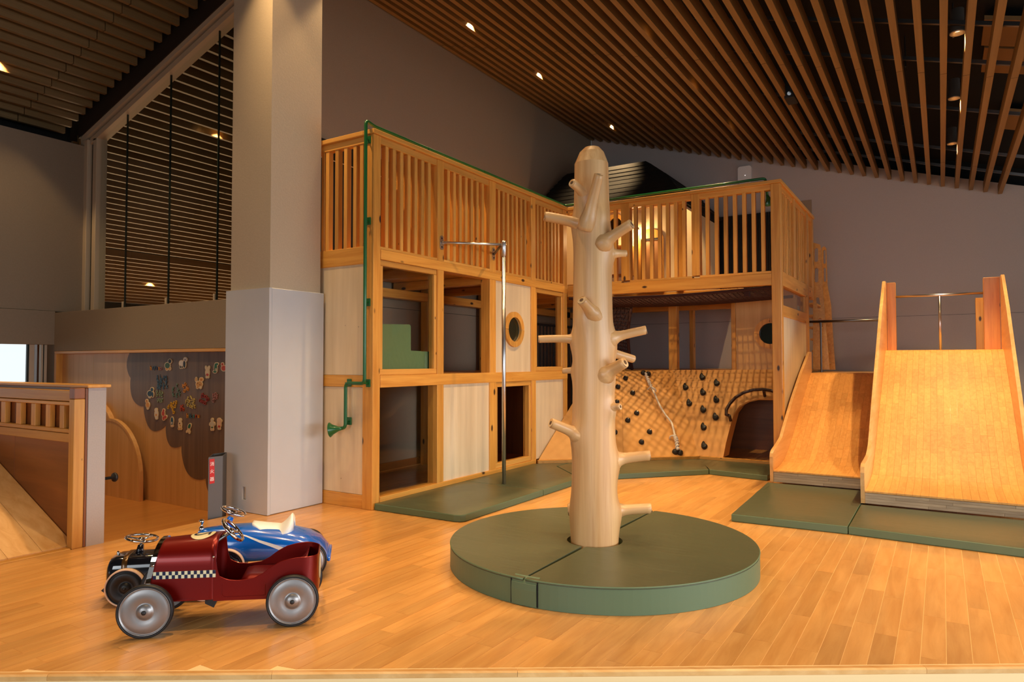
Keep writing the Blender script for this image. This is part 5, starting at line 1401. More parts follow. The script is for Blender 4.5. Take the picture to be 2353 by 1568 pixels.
SP = [('greygreen', [('z', 407, 886, .3), ('g', 398, 895, .2), ('x', 410, 897, .5), ('k', 399, 906, -.4), ('g', 406.5, 909, 0), ('k', 414.5, 905, .6)], 'grey green letters'),
      ('orange', [('u', 426, 884, .6), ('x', 421.5, 888, .3), ('s', 429.5, 893, .4), ('h', 432, 893, .2), ('o', 424, 899, 0)], 'orange letters'),
      ('yellow', [('d', 387, 934.5, .1), ('p', 394, 930.5, .2), ('e', 395.5, 935, .3), ('s', 400, 926, .4), ('a', 405.5, 924.5, .2), ('d', 403, 932.5, .1), ('p', 397.8, 940, -.2), ('b', 400, 946.5, .1)], 'yellow letters'),
      ('red', [('x', 416.5, 936, .3), ('t', 420, 934, .1), ('m', 420.5, 940, .4), ('r', 417, 941.5, -.2)], 'orange red letters'),
      ('cream yellow', [('t', 432.5, 915, .3), ('l', 440, 914, -.7), ('e', 446.5, 919.5, 0), ('b', 434.5, 920.5, .1), ('l', 440, 921.5, 1.5), ('l', 440, 926.5, 1.5), ('e', 445, 927.5, .1), ('f', 428.5, 922.5, .2), ('e', 432, 931, .1), ('o', 438.5, 933.5, .2), ('e', 443, 936, .1), ('t', 448.5, 934.5, -.1)], 'cream yellow letters'),
      ('dark red', [('i', 463.5, 909, .2), ('y', 466, 911, .3), ('b', 468.5, 909, .1), ('o', 473, 912, 0), ('n', 460.5, 921, .3), ('w', 465, 923, .2), ('o', 467.5, 925, 0), ('o', 472, 927, .1), ('c', 476, 919, .3), ('h', 478.5, 916, -.2)], 'dark red letters'),
      ('mauve', [('t', 490.5, 908.5, .2), ('o', 496, 906, 0), ('c', 492.5, 913.5, .3), ('o', 495.8, 914.8, .1), ('f', 500, 912, 0), ('o', 491, 921.5, .1)], 'mauve letters')]
for cl, items, nm in SP:
    cname = {'greygreen': 'grey green', 'red': 'orange red'}.get(cl, cl)
    for ch, px, py, r_ in items: PEND.append((ch, px, py, cl, r_, 0.060, cname, nm))
for ch, px, py, cl, r_, sz, cname, nm in PEND:
    same = sorted(q[2] for q in PEND if q[0] == ch and q[7] == nm); k = same.index(py)
    extra = '' if len(same) == 1 else (', topmost %s' % ch if k == 0 else (', lowest %s' % ch if k == len(same)-1 else ', %s %s down' % (('second', 'third', 'fourth')[k-1], ch)))
    letter(ch, px, py, cl, r_, sz, '%s letter %s magnet in a loose cluster on the brown board%s' % (cname, ch, extra), nm)
AC = {'cream': lin(232, 210, 166), 'green': lin(62, 96, 52), 'black': lin(30, 30, 34), 'white': lin(232, 222, 206), 'red': lin(196, 70, 44), 'tan': lin(204, 148, 66), 'navy': lin(24, 56, 74), 'orange': lin(226, 158, 62), 'pink': lin(226, 188, 160), 'emerald': lin(34, 104, 70), 'blue': lin(34, 84, 112), 'grey': lin(206, 200, 184), 'brown': lin(110, 66, 34)}
AM = {k: plain('animal_'+k, v, 0.5) for k, v in AC.items()}
def ell(cx, cy, rx, ry, n=16, a=0.0):
    return [(cx+rx*math.cos(2*PI*k/n)*math.cos(a)-ry*math.sin(2*PI*k/n)*math.sin(a), cy+rx*math.cos(2*PI*k/n)*math.sin(a)+ry*math.sin(2*PI*k/n)*math.cos(a)) for k in range(n)]
def animal(label, px, py, shapes):
    """shapes: (layer name, colour, cx, cy, rx, ry[, angle]) in photo pixels relative to the centre; a cream backing grows under all of them"""
    c = on_y(px, py, YI); t = thing('animal_magnet', label, 'magnet', (c.x, YI, c.z), 'animal magnets on the brown board')
    def w(a, b2): q = on_y(px+a, py+b2, YI); return (q.x, q.z)
    bb = MB()
    for i, s in enumerate(shapes): bb.prism([w(a, b2) for a, b2 in ell(s[2], s[3], s[4]+1.5, s[5]+1.7, 16, s[6] if len(s) > 6 else 0)], lambda a, b2, tt: (a, YI-0.0005-tt-0.00002*i, b2), 0.005)
    bb.build('cream_backing', AM['cream'], t)
    by = {}
    for i, s in enumerate(shapes): by.setdefault((s[0], s[1]), []).append((i, s))
    for (nm, cl), ss in by.items():
        bb = MB()
        for i, s in ss: bb.prism([w(a, b2) for a, b2 in ell(s[2], s[3], s[4], s[5], 16, s[6] if len(s) > 6 else 0)], lambda a, b2, tt: (a, YI-0.0055-tt-0.0001*i, b2), 0.0012)
        bb.build(nm, AM[cl], t)
animal('green animal magnet with dark head and cream legs, beside the upper word', 388, 838.5, [('body', 'green', -2, 2, 5.5, 6.5), ('head', 'black', 3.5, -8, 3.4, 4.5), ('legs', 'orange', -3.5, 10, 1.8, 2.5), ('legs', 'orange', 3, 9, 1.8, 3)])
animal('black and white cow magnet at the top of the brown board', 422, 834.5, [('body', 'white', -3.5, 1, 5, 6.5), ('patch', 'black', 3, 3, 2.6, 8), ('head', 'white', 5, -8, 3.6, 4), ('legs', 'black', -6, 9, 1.4, 3), ('legs', 'black', -2, 9.5, 1.2, 2.5), ('nose', 'brown', 5, -7, 1.6, 1.6)])
animal('cream rabbit magnet with red shorts', 478, 855.5, [('body', 'cream', 0, 1, 4, 8), ('ears', 'cream', -3, -9.5, 1.4, 4, -0.2), ('ears', 'cream', 3, -9.5, 1.4, 4, 0.2), ('shorts', 'red', 0, 6, 3, 3), ('legs', 'cream', -2, 11, 1.2, 2), ('legs', 'cream', 2, 11, 1.2, 2)])
animal('upright green crocodile magnet near the pillar', 497, 846, [('body', 'emerald', 0, 0, 3.2, 11), ('snout', 'emerald', 3, -9, 3, 2.2), ('belly', 'cream', 1, 4, 1.4, 4), ('tail', 'emerald', -3, 9, 3, 1.8, 0.5)])
animal('red animal magnet half hidden by the pillar', 513.5, 843.5, [('body', 'red', 2, 3, 5.5, 6), ('head', 'red', -1, -6, 2.4, 3)])
animal('tan spotted cat magnet with raised tail', 459, 880.5, [('body', 'tan', 0, 3, 7, 7), ('head', 'orange', 5, -8, 4, 4), ('tail', 'tan', -7, -8, 1.4, 4.5), ('legs', 'tan', -4, 10, 2, 2.5), ('legs', 'cream', 3, 10, 2, 2.5), ('spots', 'brown', -3, 1, 1.2, 1.2), ('spots', 'brown', 2, 4, 1.2, 1.2), ('spots', 'brown', 5, -7.5, 1.3, 1)])
animal('dark blue gorilla magnet at the left of the board', 347.2, 903, [('body', 'navy', -1.5, 2, 5.5, 6.5), ('head', 'navy', 3.2, -7.5, 3, 4), ('arm', 'navy', 5, 4, 1.8, 6), ('face', 'blue', 3.5, -7, 1.4, 2), ('feet', 'grey', -2, 9.5, 2, 1.8)])
animal('orange chick magnet under the gorilla magnet', 340.2, 929, [('body', 'orange', 0.5, 2, 3.6, 6), ('head', 'orange', -1.8, -7, 2.2, 3.2), ('beak', 'brown', -1.5, -8, 0.8, 0.8), ('feet', 'cream', 0.5, 9.5, 1.4, 2)])
animal('white bear magnet with yellow belly', 360.5, 951, [('body', 'white', 0, 1, 3.4, 9), ('head', 'white', -0.5, -8.5, 2.6, 3.4), ('belly', 'orange', 0, 3, 1.8, 3), ('feet', 'white', 0.6, 10.5, 2, 1.8)])
animal('red squirrel magnet with curled tail', 377.8, 953.5, [('body', 'red', -1.5, -3, 3, 6), ('head', 'red', -0.5, -10, 2, 3), ('tail', 'red', 3.5, 5, 2.8, 3.5), ('legs', 'red', -0.5, 8, 2.2, 4.5)])
animal('blue penguin magnet with white belly', 396.5, 969, [('body', 'blue', 0, -1, 2.8, 9), ('belly', 'white', 0, 3, 1.2, 2.6), ('feet', 'pink', 0.3, 10.2, 2.2, 1.4)])
animal('tan giraffe magnet right of the penguin magnet', 415, 974.5, [('body', 'cream', 0, 2, 3.2, 9), ('head', 'cream', 0.3, -9, 2.6, 3), ('spots', 'brown', -0.5, -1, 1.4, 2), ('spots', 'tan', 0.8, 4, 1.5, 2), ('legs', 'tan', -2.4, 10.5, 1.1, 2.5), ('legs', 'tan', 2, 10.5, 1.1, 2.5)])
animal('tilted green frog magnet, lowest of the small animals', 436, 983, [('body', 'emerald', 0.5, -3, 2.8, 6, 0.25), ('belly', 'pink', -0.8, 3.5, 1.8, 2), ('legs', 'cream', -4.2, 8, 1.2, 3, 0.6), ('legs', 'cream', 0.4, 10, 1.1, 3)])
animal('pale grey animal magnet standing left of the pig magnet', 489, 975, [('body', 'grey', 0, 1, 3.6, 7), ('head', 'grey', -0.2, -9, 2.2, 4), ('arms', 'grey', -4.4, -1, 1.2, 3.4, 0.4), ('arms', 'grey', 4.4, -1, 1.2, 3.4, -0.4), ('shorts', 'green', 0, 7.5, 2.8, 1.6), ('legs', 'grey', -1.8, 11.5, 1.1, 2.5), ('legs', 'grey', 1.8, 11.5, 1.1, 2.5)])
animal('pink pig magnet with red shorts close to the pillar', 505, 974, [('body', 'pink', 0, 1, 4, 9), ('head', 'pink', -0.4, -8, 3.6, 4.2), ('ear', 'pink', 4.2, -6, 1.4, 2), ('shorts', 'red', 0, 6.5, 3, 2.8), ('legs', 'pink', 0, 11.5, 2.6, 1.4)])
# ================================================================ PEDAL CARS
F0 = on_z(330, 1471); R0_ = on_z(671, 1443)
UU = (R0_-F0).normalized(); NN = Vector((-UU.y, UU.x, 0)); WB = (R0_-F0).length
def cw_(u, n, z): return F0+UU*u+NN*n+Vector((0, 0, z))
def onN(px, py, n): p = on_plane(px, py, F0+NN*n, NN); d = p-F0; return (d.dot(UU), d.dot(NN), p.z)
def wheel(par, u, n, r, w, side, tyre, disc, name='wheel', dome=1.0, bolt=True):
    """side -1: outer face towards the camera"""
    ax = NN*side; c = cw_(u, n, r)     # c on the outer plane; the wheel goes inward from there
    bb = MB(); bb.smooth = True
    pr_ = [(r*0.86, -w), (r*0.95, -w*1.0), (r*0.99, -w*0.85), (r, -w*0.5), (r*0.99, -w*0.18), (r*0.955, -0.001), (r*0.915, -0.001), (r*0.905, -0.006)]
    bb.lathe(pr_, c, ax, 48, False); t = bb.build(name, tyre, par)
    bb = MB(); bb.smooth = True
    bb.lathe([(r*0.91, -w*0.9), (r*0.905, -0.006), (r*0.885, -0.0035), (r*0.865, -0.0045), (r*0.85, -0.0075), (r*0.83, -0.008), (r*0.78, -0.006*dome), (r*0.66, -0.0035*dome), (r*0.54, -0.0035*dome), (r*0.42, -0.0055), (r*0.34, -0.0085), (r*0.30, -0.0085), (r*0.26, -0.004), (r*0.20, 0.001), (r*0.12, 0.004), (r*0.001, 0.005)], c, ax, 48, False); bb.build('wheel_disc', disc, t)
    bb = MB(); bb.smooth = True; bb.lathe([(r*0.085, 0.003), (r*0.085, 0.007), (r*0.05, 0.010), (0.0003, 0.0105)], c, ax, 16, False); bb.build('hub_cap', M['black'], t)
    bb = MB(); bb.lathe([(r*0.90, -w*0.92), (0.002, -w*0.92)], c, ax, 32, False); bb.build('wheel_back', disc, t)
    return t
def steer(par, c, ax, R, r):
    t = None; bb = MB(); bb.smooth = True; bb.torus(c, ax, R, r, 40, 10); t = bb.build('steering_wheel', M['chrome'], par)
    ax = Vector(ax).normalized(); a = ax.cross(NN).normalized(); b2 = ax.cross(a)
    bb = MB(); bb.smooth = True
    for an in (0.0, 2*PI/3, 4*PI/3): bb.tube([c-ax*0.006, c+(a*math.cos(an)+b2*math.sin(an))*R], r*0.9, 8)
    bb.build('wheel_spoke', M['chrome'], t)
    bb = MB(); bb.smooth = True; bb.lathe([(0.013, -0.012), (0.015, -0.004), (0.012, 0.003), (0.003, 0.006)], c, ax, 16); bb.build('wheel_hub', M['chrome'], t)
    return t
# ---------------- red racer
NC_ = 0.165
red = thing('pedal_car', 'red vintage pedal racer with a checkered band, silver wheels and chrome steering wheel', 'toy car', cw_(0.3, NC_, 0), 'pedal cars parked together')
def hw_(u): return 0.098+(0.122-0.098)*max(0, min(1, u/0.245))
def zt_(u): return 0.338+(0.352-0.338)*max(0, min(1, u/0.245))
def arch_sec(u, grow=0.0, zb=0.122, lean=0.0, n=18):
    w = hw_(u)+grow; zt2 = zt_(u)+grow; hs2 = w*0.86; q = []
    for k in range(n+1):
        t = PI*k/n; e = 0.84
        cx = -math.copysign(abs(math.cos(t))**e, math.cos(t))*w; cz = abs(math.sin(t))**e*hs2
        q.append((cx, zt2-hs2+cz))
    q = [(-w, zb)]+q+[(w, zb)]
    return [cw_(u+lean*((z-0.23)/0.11), NC_+a, z) for a, z in q]
bb = MB(); bb.smooth = True
N_ = 10; us = [0.0+0.245*i/N_ for i in range(N_+1)]
ln = lambda u: 0.024*(1-u/0.245)
bb.loft([arch_sec(u, 0, 0.125-0.02*u, ln(u)) for u in us]+[arch_sec(u, -0.004, 0.125-0.02*u, ln(u)) for u in us[::-1]], False, False); bb.build('hood', M['red'], red)
bb = MB(); bb.smooth = False
secs = [arch_sec(u, g, 0.124, 0.024) for u, g in ((-0.006, 0.0), (-0.006, 0.006), (0.012, 0.006), (0.012, 0.001))]
bb.loft(secs, False, False); gr_ = bb.build('radiator_shell', M['chrome'], red)
bb = MB(); s_ = arch_sec(0.0, -0.003, 0.125, 0.024); bb.add(s_, [list(range(len(s_)))]); bb.build('radiator_grille', M['darksteel'], gr_)
for (u, z) in ((0.006, 0.26), (0.006, 0.33), (0.232, 0.318)):
    for s2 in (-1, 1):
        lx = ln(max(u, 0))*((z-0.23)/0.11); p = cw_(u+lx, NC_+s2*(hw_(u)+0.004), z) if z < 0.3 else None
        if p is None: 
            w = hw_(u); zz = zt_(u); continue
        bb = MB(); bb.smooth = True; bb.lathe([(0.006, -0.004), (0.006, 0.001), (0.003, 0.004), (0.0005, 0.005)], p, NN*s2, 12, False); bb.build('rivet', M['chrome'], red)
bb = MB(); bb.smooth = True; bb.lathe([(0.005, -0.003), (0.005, 0.001), (0.0025, 0.004), (0.0005, 0.0045)], cw_(0.236, NC_-hw_(0.236)-0.001, 0.285), -NN, 12, False); bb.build('rivet', M['chrome'], red)
# open tub running back from the hood
def top_u(u):
    T = [(0.236, 0.345), (0.243, 0.30), (0.247, 0.245), (0.258, 0.207), (0.29, 0.190), (0.333, 0.185), (0.385, 0.190), (0.42, 0.207), (0.45, 0.230), (0.49, 0.250), (0.53, 0.259), (0.57, 0.262), (0.63, 0.259)]
    if u <= T[0][0]: return T[0][1]
    for (a, c), (e, f) in zip(T[:-1], T[1:]):
        if u <= e: t = (u-a)/(e-a); return c+(f-c)*t
    return T[-1][1]
path = []; W_ = 0.122; cr = 0.062; ue = 0.632
for u in [0.236+0.0045*i for i in range(9)]+[0.28+0.0175*i for i in range(17)]:
    if u < ue-cr: path.append((u, -W_))
for k in range(0, 9): a = -PI/2+PI/2*k/8; path.append((ue-cr+cr*math.cos(a), -W_+cr+cr*math.sin(a)))
far_ = [(u, -n) for u, n in path[::-1]]
path += far_
secs = []
for i, (u, n) in enumerate(path):
    p0 = Vector(path[max(i-1, 0)]); p1 = Vector(path[min(i+1, len(path)-1)]); d = (p1-p0).normalized(); inn = Vector((-d.y, d.x))*0.004
    zb = 0.121-0.016*min(1, u/0.45); zt2 = top_u(u)
    secs.append([cw_(u, NC_+n, zb), cw_(u, NC_+n, zt2), cw_(u+inn.x*0.5, NC_+n+inn.y*0.5, zt2+0.0015), cw_(u+inn.x, NC_+n+inn.y, zt2), cw_(u+inn.x, NC_+n+inn.y, zb)])
bb = MB(); bb.smooth = True; bb.loft(secs, True, True, hard=True); tub = bb.build('body_tub', M['red'], red)
bb = MB(); bb.loft([[cw_(u, NC_-W_+0.006, z), cw_(u, NC_+W_-0.006, z), cw_(u, NC_+W_-0.006, z+0.006), cw_(u, NC_-W_+0.006, z+0.006)] for u, z in ((0.05, 0.120), (0.45, 0.112), (0.61, 0.109))]); bb.build('floor_pan', M['red'], red)
bb = MB(); bb.smooth = True; bb.loft([[cw_(u, NC_-0.112, z), cw_(u, NC_+0.112, z), cw_(u, NC_+0.112, z-0.012), cw_(u, NC_-0.112, z-0.012)] for u, z in ((0.33, 0.172), (0.36, 0.178), (0.47, 0.176), (0.53, 0.182), (0.57, 0.22), (0.585, 0.245))]); bb.build('seat', M['red'], red)
# pressed side plate line
pl_ = [(0.268, 0.176), (0.268, 0.135), (0.278, 0.125), (0.43, 0.122), (0.43, 0.165)]
bb = MB(); bb.tube([cw_(u, NC_-W_-0.0005, z) for u, z in pl_], 0.0014, 5); bb.build('pressed_line', M['red'], tub)
# checkered band
zc0, zc1 = 0.2055, 0.2335; nsq = 20; u0c, u1c = 0.012, 0.2445
bb = MB(); sd_ = lambda u, o: NC_-hw_(u)-o
bb.add([cw_(u0c, sd_(u0c, .0012), zc0), cw_(u1c, sd_(u1c, .0012), zc0), cw_(u1c, sd_(u1c, .0012), zc1), cw_(u0c, sd_(u0c, .0012), zc1)], [(0, 1, 2, 3)]); ck = bb.build('checker_band', M['ivory'], red)
bb = MB()
for r_i in range(2):
    for k in range(nsq):
        if (k+r_i) % 2: continue
        a = u0c+(u1c-u0c)*k/nsq; c = u0c+(u1c-u0c)*(k+1)/nsq; z0 = zc0+(zc1-zc0)*r_i/2; z1 = zc0+(zc1-zc0)*(r_i+1)/2
        bb.add([cw_(a, sd_(a, .0018), z0), cw_(c, sd_(c, .0018), z0), cw_(c, sd_(c, .0018), z1), cw_(a, sd_(a, .0018), z1)], [(0, 1, 2, 3)])
bb.build('navy_squares', M['navy'], ck)
# number roundel on the hood
def hood_pt(u, dn, o):
    w = hw_(u); hs2 = w*0.86; e = 0.84
    cth = min(1.0, abs(dn)/w)**(1/e); sth = math.sqrt(max(0, 1-cth*cth)); z = zt_(u)-hs2+sth**e*hs2
    return cw_(u+ln(u)*((z-0.23)/0.11), NC_+dn, z+o)
bb = MB(); bb.smooth = True; uc = 0.166; rr_ = 0.052
rings_ = [[hood_pt(uc+rr_*f*math.cos(2*PI*k/32), rr_*f*math.sin(2*PI*k/32)*1.1, 0.0016) for k in range(32)] for f in (0.02, 0.25, 0.5, 0.75, 1.0)]
bb.loft(rings_, True, False); nd = bb.build('number_roundel', M['ivory'], red)
V, F = glyph('2'); me_v = [hood_pt(uc-0.004-v.y*0.105, -v.x*0.11, 0.0026) for v in V]
bb = MB(); bb.add(me_v, F); bb.build('roundel_number', M['navy'], nd)
# label on the far inner side
def onF(px, py): return on_plane(px, py, F0+NN*(NC_+W_-0.0055), NN)
lq = [onF(px, py) for px, py in ((573, 1302), (611.5, 1299.5), (611, 1320), (573, 1322))]
bb = MB(); bb.add([tuple(p) for p in lq], [(0, 1, 2, 3)]); ml = bb.build('maker_label', M['whiteplastic'], red)
bb = MB()
def lpt(a, c, o=0.0006): p = lq[0].lerp(lq[1], a).lerp(lq[3].lerp(lq[2], a), c); return p-NN*o
for c, a0, a1 in ((0.16, .05, .66), (0.22, .05, .5), (0.36, .05, .68), (0.42, .05, .4), (0.90, .05, .6)): bb.add([lpt(a0, c), lpt(a1, c), lpt(a1, c+0.018), lpt(a0, c+0.018)], [(0, 1, 2, 3)])
bb.add([lpt(.38+.10*math.cos(2*PI*k/20), .60+.11*math.sin(2*PI*k/20)) for k in range(20)], [list(range(20))])
for k in range(5): 
    an = 2*PI*k/5; bb.add([lpt(.85+.045*math.cos(an)+.032*math.cos(2*PI*j/8), .24+.09*math.sin(an)+.065*math.sin(2*PI*j/8)) for j in range(8)], [list(range(8))])
for a0 in (.78, .835, .89): bb.add([lpt(a0, .62), lpt(a0+.045, .62), lpt(a0+.045, .75), lpt(a0, .75)], [(0, 1, 2, 3)])
V, F = glyph('CE'); bb.add([lpt(.66+v.x*0.10, .70-v.y*0.26) for v in V], F)
bb.build('label_print', M['navy'], ml)
cA, aA = on_plane(535, 1218.5, F0+NN*NC_, NN), UU*0.74+Vector((0, 0, 0.67))
steer(red, cA, aA, 0.056, 0.0062)
bb = MB(); bb.smooth = True; bb.tube([cA-aA.normalized()*0.005, cw_(0.20, NC_, 0.30), cw_(0.13, NC_, 0.25)], 0.008, 10); bb.build('steering_column', M['darksteel'], red)
bb = MB(); s_ = arch_sec(0.185, -0.006, 0.13, 0); bb.add(s_, [list(range(len(s_)))]); bb.build('dash_panel', M['black'], red)
WR = 0.1015
for u, n, s2 in ((0.0, 0.0, -1), (WB, 0.0, -1), (0.0, 0.33, 1), (WB, 0.33, 1)): wheel(red, u, n, WR, 0.030, s2, M['rubber'], M['silver'])
for u in (0.0, WB):
    bb = MB(); bb.tube([cw_(u, 0.008, WR), cw_(u, 0.322, WR)], 0.006, 8); bb.build('axle', M['darksteel'], red)
pdl = [on_plane(px, py, F0+NN*0.12, NN) for px, py in ((471, 1380), (499, 1380), (491, 1397), (471, 1388))]
bb = MB(); bb.loft([[p+NN*o for p in pdl] for o in (0, 0.05)]); bb.build('pedal', M['black'], red)
bb = MB(); bb.loft([[cw_(u, NC_-0.08, z), cw_(u, NC_-0.06, z), cw_(u, NC_-0.06, z+0.012), cw_(u, NC_-0.08, z+0.012)] for u, z in ((0.21, 0.098), (0.5, 0.095))]); bb.build('drive_rod', M['black'], red)
tl = [cw_(0.6335, NC_+0.05*math.cos(2*PI*k/24), 0.19+0.05*math.sin(2*PI*k/24)) for k in range(24)]
bb = MB(); bb.loft([tl, [p+UU*0.0012 for p in tl]]); bb.build('tail_roundel', M['ivory'], red)

def body_loft(par, name, mat, nc, S, p=2.6, n=28):
    bb = MB(); bb.smooth = True; secs = []
    for u, w, z0, z1 in S:
        q = []; zc = z0+(z1-z0)*0.42
        for k in range(n):
            t = 2*PI*k/n; cx = math.copysign(abs(math.cos(t))**(2/p), math.cos(t)); cz = math.copysign(abs(math.sin(t))**(2/p), math.sin(t))
            q.append(cw_(u, nc+w*cx, zc+(z1-zc)*cz if cz > 0 else zc+(zc-z0)*cz))
        secs.append(q)
    bb.loft(secs, True, True); return bb, bb.build(name, mat, par)
def spl(S, m=5):
    out = []
    for i in range(len(S)-1):
        p0 = Vector(S[max(i-1, 0)]); p1 = Vector(S[i]); p2 = Vector(S[i+1]); p3 = Vector(S[min(i+2, len(S)-1)])
        for k in range(m):
            t = k/m; out.append(tuple(0.5*((2*p1)+(p2-p0)*t+(2*p0-5*p1+4*p2-p3)*t*t+(3*p1-p0-3*p2+p3)*t**3)))
    out.append(tuple(S[-1])); return out
# ---------------- blue speedster
NB_ = 0.755
blue = thing('pedal_car', 'glossy blue ride-on speedster with white saddle seat behind the red racer', 'toy car', cw_(0.35, NB_, 0), 'pedal cars parked together')
SB = [(0.028, 0.012, 0.185, 0.215), (0.034, 0.038, 0.15, 0.232), (0.06, 0.066, 0.115, 0.240), (0.12, 0.092, 0.085, 0.246), (0.2, 0.112, 0.075, 0.250), (0.3, 0.124, 0.075, 0.250), (0.4, 0.132, 0.08, 0.236), (0.48, 0.140, 0.085, 0.222), (0.55, 0.146, 0.09, 0.200), (0.605, 0.142, 0.095, 0.165), (0.640, 0.130, 0.085, 0.118), (0.652, 0.122, 0.078, 0.098)]
mbx, bo = body_loft(blue, 'car_body', M['blue'], NB_, [tuple(q) for q in [x for x in [(a, c, d, e) for (a, c, d, e) in [(s[0], s[1], s[2], s[3]) for s in SB]]]], 2.5, 36)
bb = MB(); bb.smooth = True; rim = []
for k in range(25):
    t = PI*(-0.1+1.2*k/24); rim.append(cw_(0.652+0.002*math.sin(t), NB_-0.126*math.cos(t), 0.084+0.016*max(0, math.sin(t))))
bb.tube(rim, 0.008, 8); bb.build('tail_lip', M['blue'], blue)
from mathutils.bvhtree import BVHTree
bvh = BVHTree.FromPolygons([tuple(v) for v in mbx.v], mbx.f)
def hit(px, py, o=0.0015):
    d = ray(px, py).normalized(); r_ = bvh.ray_cast(CAM, d)
    return None if r_[0] is None else r_[0]-d*o
strip = []
for (px, py, h) in ((532, 1229.5, .6), (540, 1229.3, .9), (550, 1229.2, 1.2), (558, 1230, 1.4), (566, 1232.3, 1.8), (575, 1236, 2.2), (585, 1240, 2.6), (596, 1244.5, 3.0), (610, 1249, 3.5), (625, 1254, 4.0), (640, 1259.3, 4.6), (652, 1264, 5.2), (670, 1270, 5.8), (690, 1276, 6.3)):
    a, c = hit(px, py-h), hit(px, py+h)
    if a and c: strip.append((a, c))
if len(strip) > 2:
    bb = MB(); bb.loft([[a, c] for a, c in strip], False, False); bb.build('white_flash', M['whiteplastic'], blue)
# saddle seat
SS = []
def bodytop(u):
    for (a, w, z0, z1), (e, w2, y0, y1) in zip(SB[:-1], SB[1:]):
        if a <= u <= e: return z1+(y1-z1)*(u-a)/(e-a)
    return 0.2
NS = 18
for i in range(NS+1):
    t = i/NS; u = 0.283+0.197*t
    w = 0.104*math.sin(PI*(0.06+0.74*t))**0.75*(1 if t < 0.9 else 1-0.25*((t-0.9)/0.1)**2)
    back = max(0, (t-0.66)/0.34)
    sec = []; low = []
    for k in range(15):
        a = -1+2*k/14
        edge = bodytop(u)-0.055*a*a*(w/0.104)**2-0.018*abs(a)**5+0.004
        top = bodytop(u)+0.014-0.004*(1-a*a)+0.062*back**1.3*(1-0.55*a*a)-0.050*a*a*(w/0.104)**2*(1-0.5*back)
        sec.append(cw_(u-0.012*back*(1-abs(a)), NB_+w*a, max(top, edge+0.004))); low.append(cw_(u, NB_+w*a, edge))
    SS.append(sec+low[::-1])
bb = MB(); bb.smooth = True; bb.loft(SS, True, True); bb.build('saddle_seat', M['whiteplastic'], blue)
cB, aB = on_plane(537, 1175, F0+NN*NB_, NN), UU*0.36+NN*0.0+Vector((0, 0, 0.93))
steer(blue, cB, aB, 0.058, 0.0055)
bb = MB(); bb.smooth = True; bb.tube([cw_(0.155, NB_, 0.238), cB-aB.normalized()*0.03], [0.022, 0.013], 14); bb.build('steering_column', M['blue'], blue)
bb = MB(); bb.smooth = True; c = cw_(0.046, NB_, 0.245)
bb.lathe([(0.013, -0.01), (0.013, 0.0), (0.007, 0.006), (0.006, 0.016), (0.012, 0.024), (0.013, 0.032), (0.008, 0.038), (0.0005, 0.040)], c, (0, 0, 1), 14, False); bb.build('nose_ornament', M['chrome'], blue)
wu, wn, wz = onN(519, 1306, 0.617)
wf = wheel(blue, wu, 0.612, 0.083, 0.03, -1, M['tyre_cream'], M['blackgloss'])
wheel(blue, wu, 2*NB_-0.612, 0.083, 0.03, 1, M['tyre_cream'], M['blackgloss'])
wheel(blue, 0.555, 0.600, 0.090, 0.03, -1, M['rubber'], M['silver'])
wheel(blue, 0.535, 2*NB_-0.60, 0.090, 0.03, 1, M['rubber'], M['silver'])
for u, r_ in ((wu, 0.083), (0.555, 0.093)):
    bb = MB(); bb.tube([cw_(u, 0.62, r_), cw_(u, 2*NB_-0.62, r_)], 0.006, 8); bb.build('axle', M['darksteel'], blue)
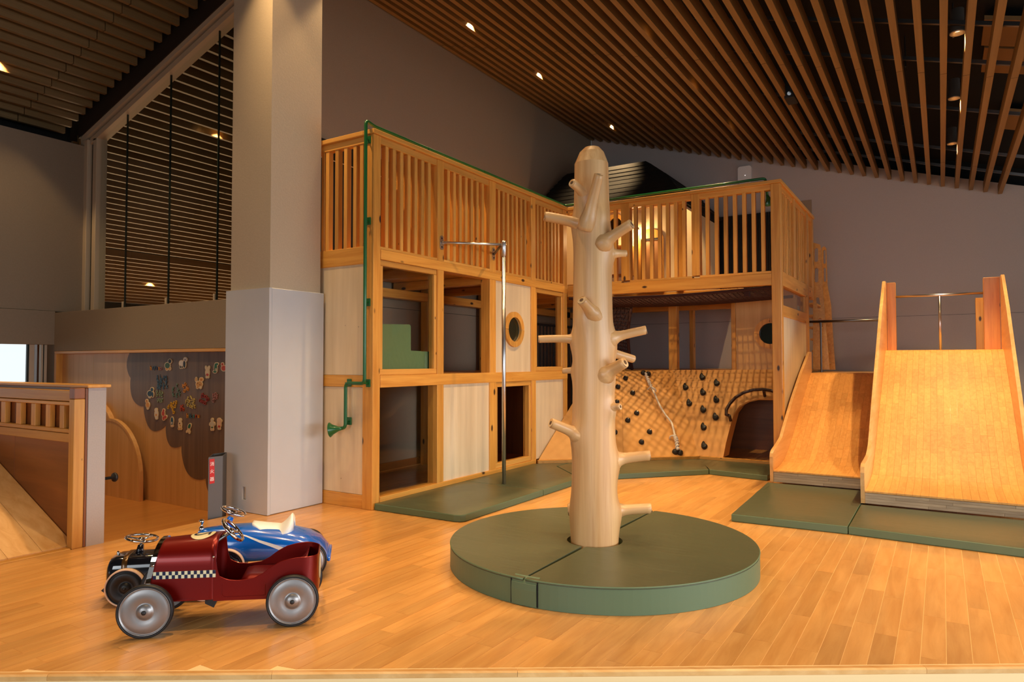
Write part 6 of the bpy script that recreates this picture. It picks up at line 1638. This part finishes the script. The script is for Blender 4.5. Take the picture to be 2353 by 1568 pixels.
# ---------------- black car
BN = 0.387; NK = 0.495
blk = thing('pedal_car', 'glossy black ride-on car with cream tyre and chrome wheel, partly behind the red racer', 'toy car', cw_(-0.02, NK, 0), 'pedal cars parked together')
SK = [(-0.268, 0.055, 0.085, 0.150), (-0.266, 0.074, 0.066, 0.180), (-0.258, 0.082, 0.060, 0.197), (-0.235, 0.085, 0.058, 0.206), (-0.18, 0.086, 0.058, 0.208), (-0.10, 0.088, 0.058, 0.209), (0.02, 0.088, 0.06, 0.205), (0.12, 0.088, 0.06, 0.185), (0.19, 0.082, 0.062, 0.165), (0.205, 0.07, 0.07, 0.15)]
body_loft(blk, 'car_body', M['blackgloss'], NK, SK, 3.6, 32)
bb = MB(); bb.smooth = True
ban = []
for u, g in ((-0.205, 0.001), (-0.203, 0.003), (-0.185, 0.003), (-0.183, 0.001)):
    q = []
    for k in range(17):
        t = PI*k/16; cx = math.copysign(abs(math.cos(t))**(2/3.6), math.cos(t)); cz = abs(math.sin(t))**(2/3.6); zc = 0.121; q.append(cw_(u, NK+(0.0865+g)*cx, zc+(0.0868+g)*cz))
    ban.append(q)
bb.loft(ban, False, False); bb.build('hood_band', plain('dark_gold_band', lin(96, 66, 28), 0.3, 0.5, 0.6), blk)
bb = MB(); bb.smooth = True; bb.lathe([(0.006, -0.006), (0.007, 0.004), (0.004, 0.010), (0.0005, 0.012)], cw_(-0.243, NK, 0.206), (0, 0, 1), 12, False); bb.build('radiator_cap', M['chrome'], blk)
cK = on_plane(326, 1237, F0+NN*NK, NN); aK = UU*0.12+Vector((0, 0, 1))
steer(blk, cK, aK, 0.064, 0.0058)
ck2 = on_plane(321, 1277, F0+NN*NK, NN)
bb = MB(); bb.smooth = True; bb.loft([[p+UU*(s2*a)+NN*(s2*c) for a, c in ((-1, -1), (1, -1), (1, 1), (-1, 1))] for p, s2 in ((Vector((ck2.x, ck2.y, 0.196)), 0.017), (cK-aK.normalized()*0.028, 0.0095))]); bb.build('steering_column', M['blackgloss'], blk)
bb = MB(); bb.smooth = True; bb.tube([cK-aK.normalized()*0.03, cK], 0.006, 8); bb.build('column_tip', M['chrome'], blk)
ku = -0.184
wheel(blk, ku, BN, 0.082, 0.026, -1, M['tyre_cream'], M['black'], dome=0.15); wheel(blk, ku, 2*NK-BN, 0.082, 0.026, 1, M['tyre_cream'], M['black'], dome=0.15)
wheel(blk, 0.13, BN+0.005, 0.075, 0.026, -1, M['tyre_cream'], M['black'], dome=0.15); wheel(blk, 0.13, 2*NK-BN-0.005, 0.075, 0.026, 1, M['tyre_cream'], M['black'], dome=0.15)
pk_ = [on_plane(px, py, F0+NN*(NK+0.02), NN) for px, py in ((232, 1358), (246, 1347), (250, 1364), (240, 1364))]
bb = MB(); bb.loft([[p+NN*o for p in pk_] for o in (0, 0.05)]); bb.build('pedal', M['black'], blk)
bb = MB(); p = sum(pk_, Vector())/4+NN*0.02; bb.tube([p, p+UU*0.05+Vector((0, 0, 0.01))], 0.006, 8); bb.build('pedal_arm', M['black'], blk)
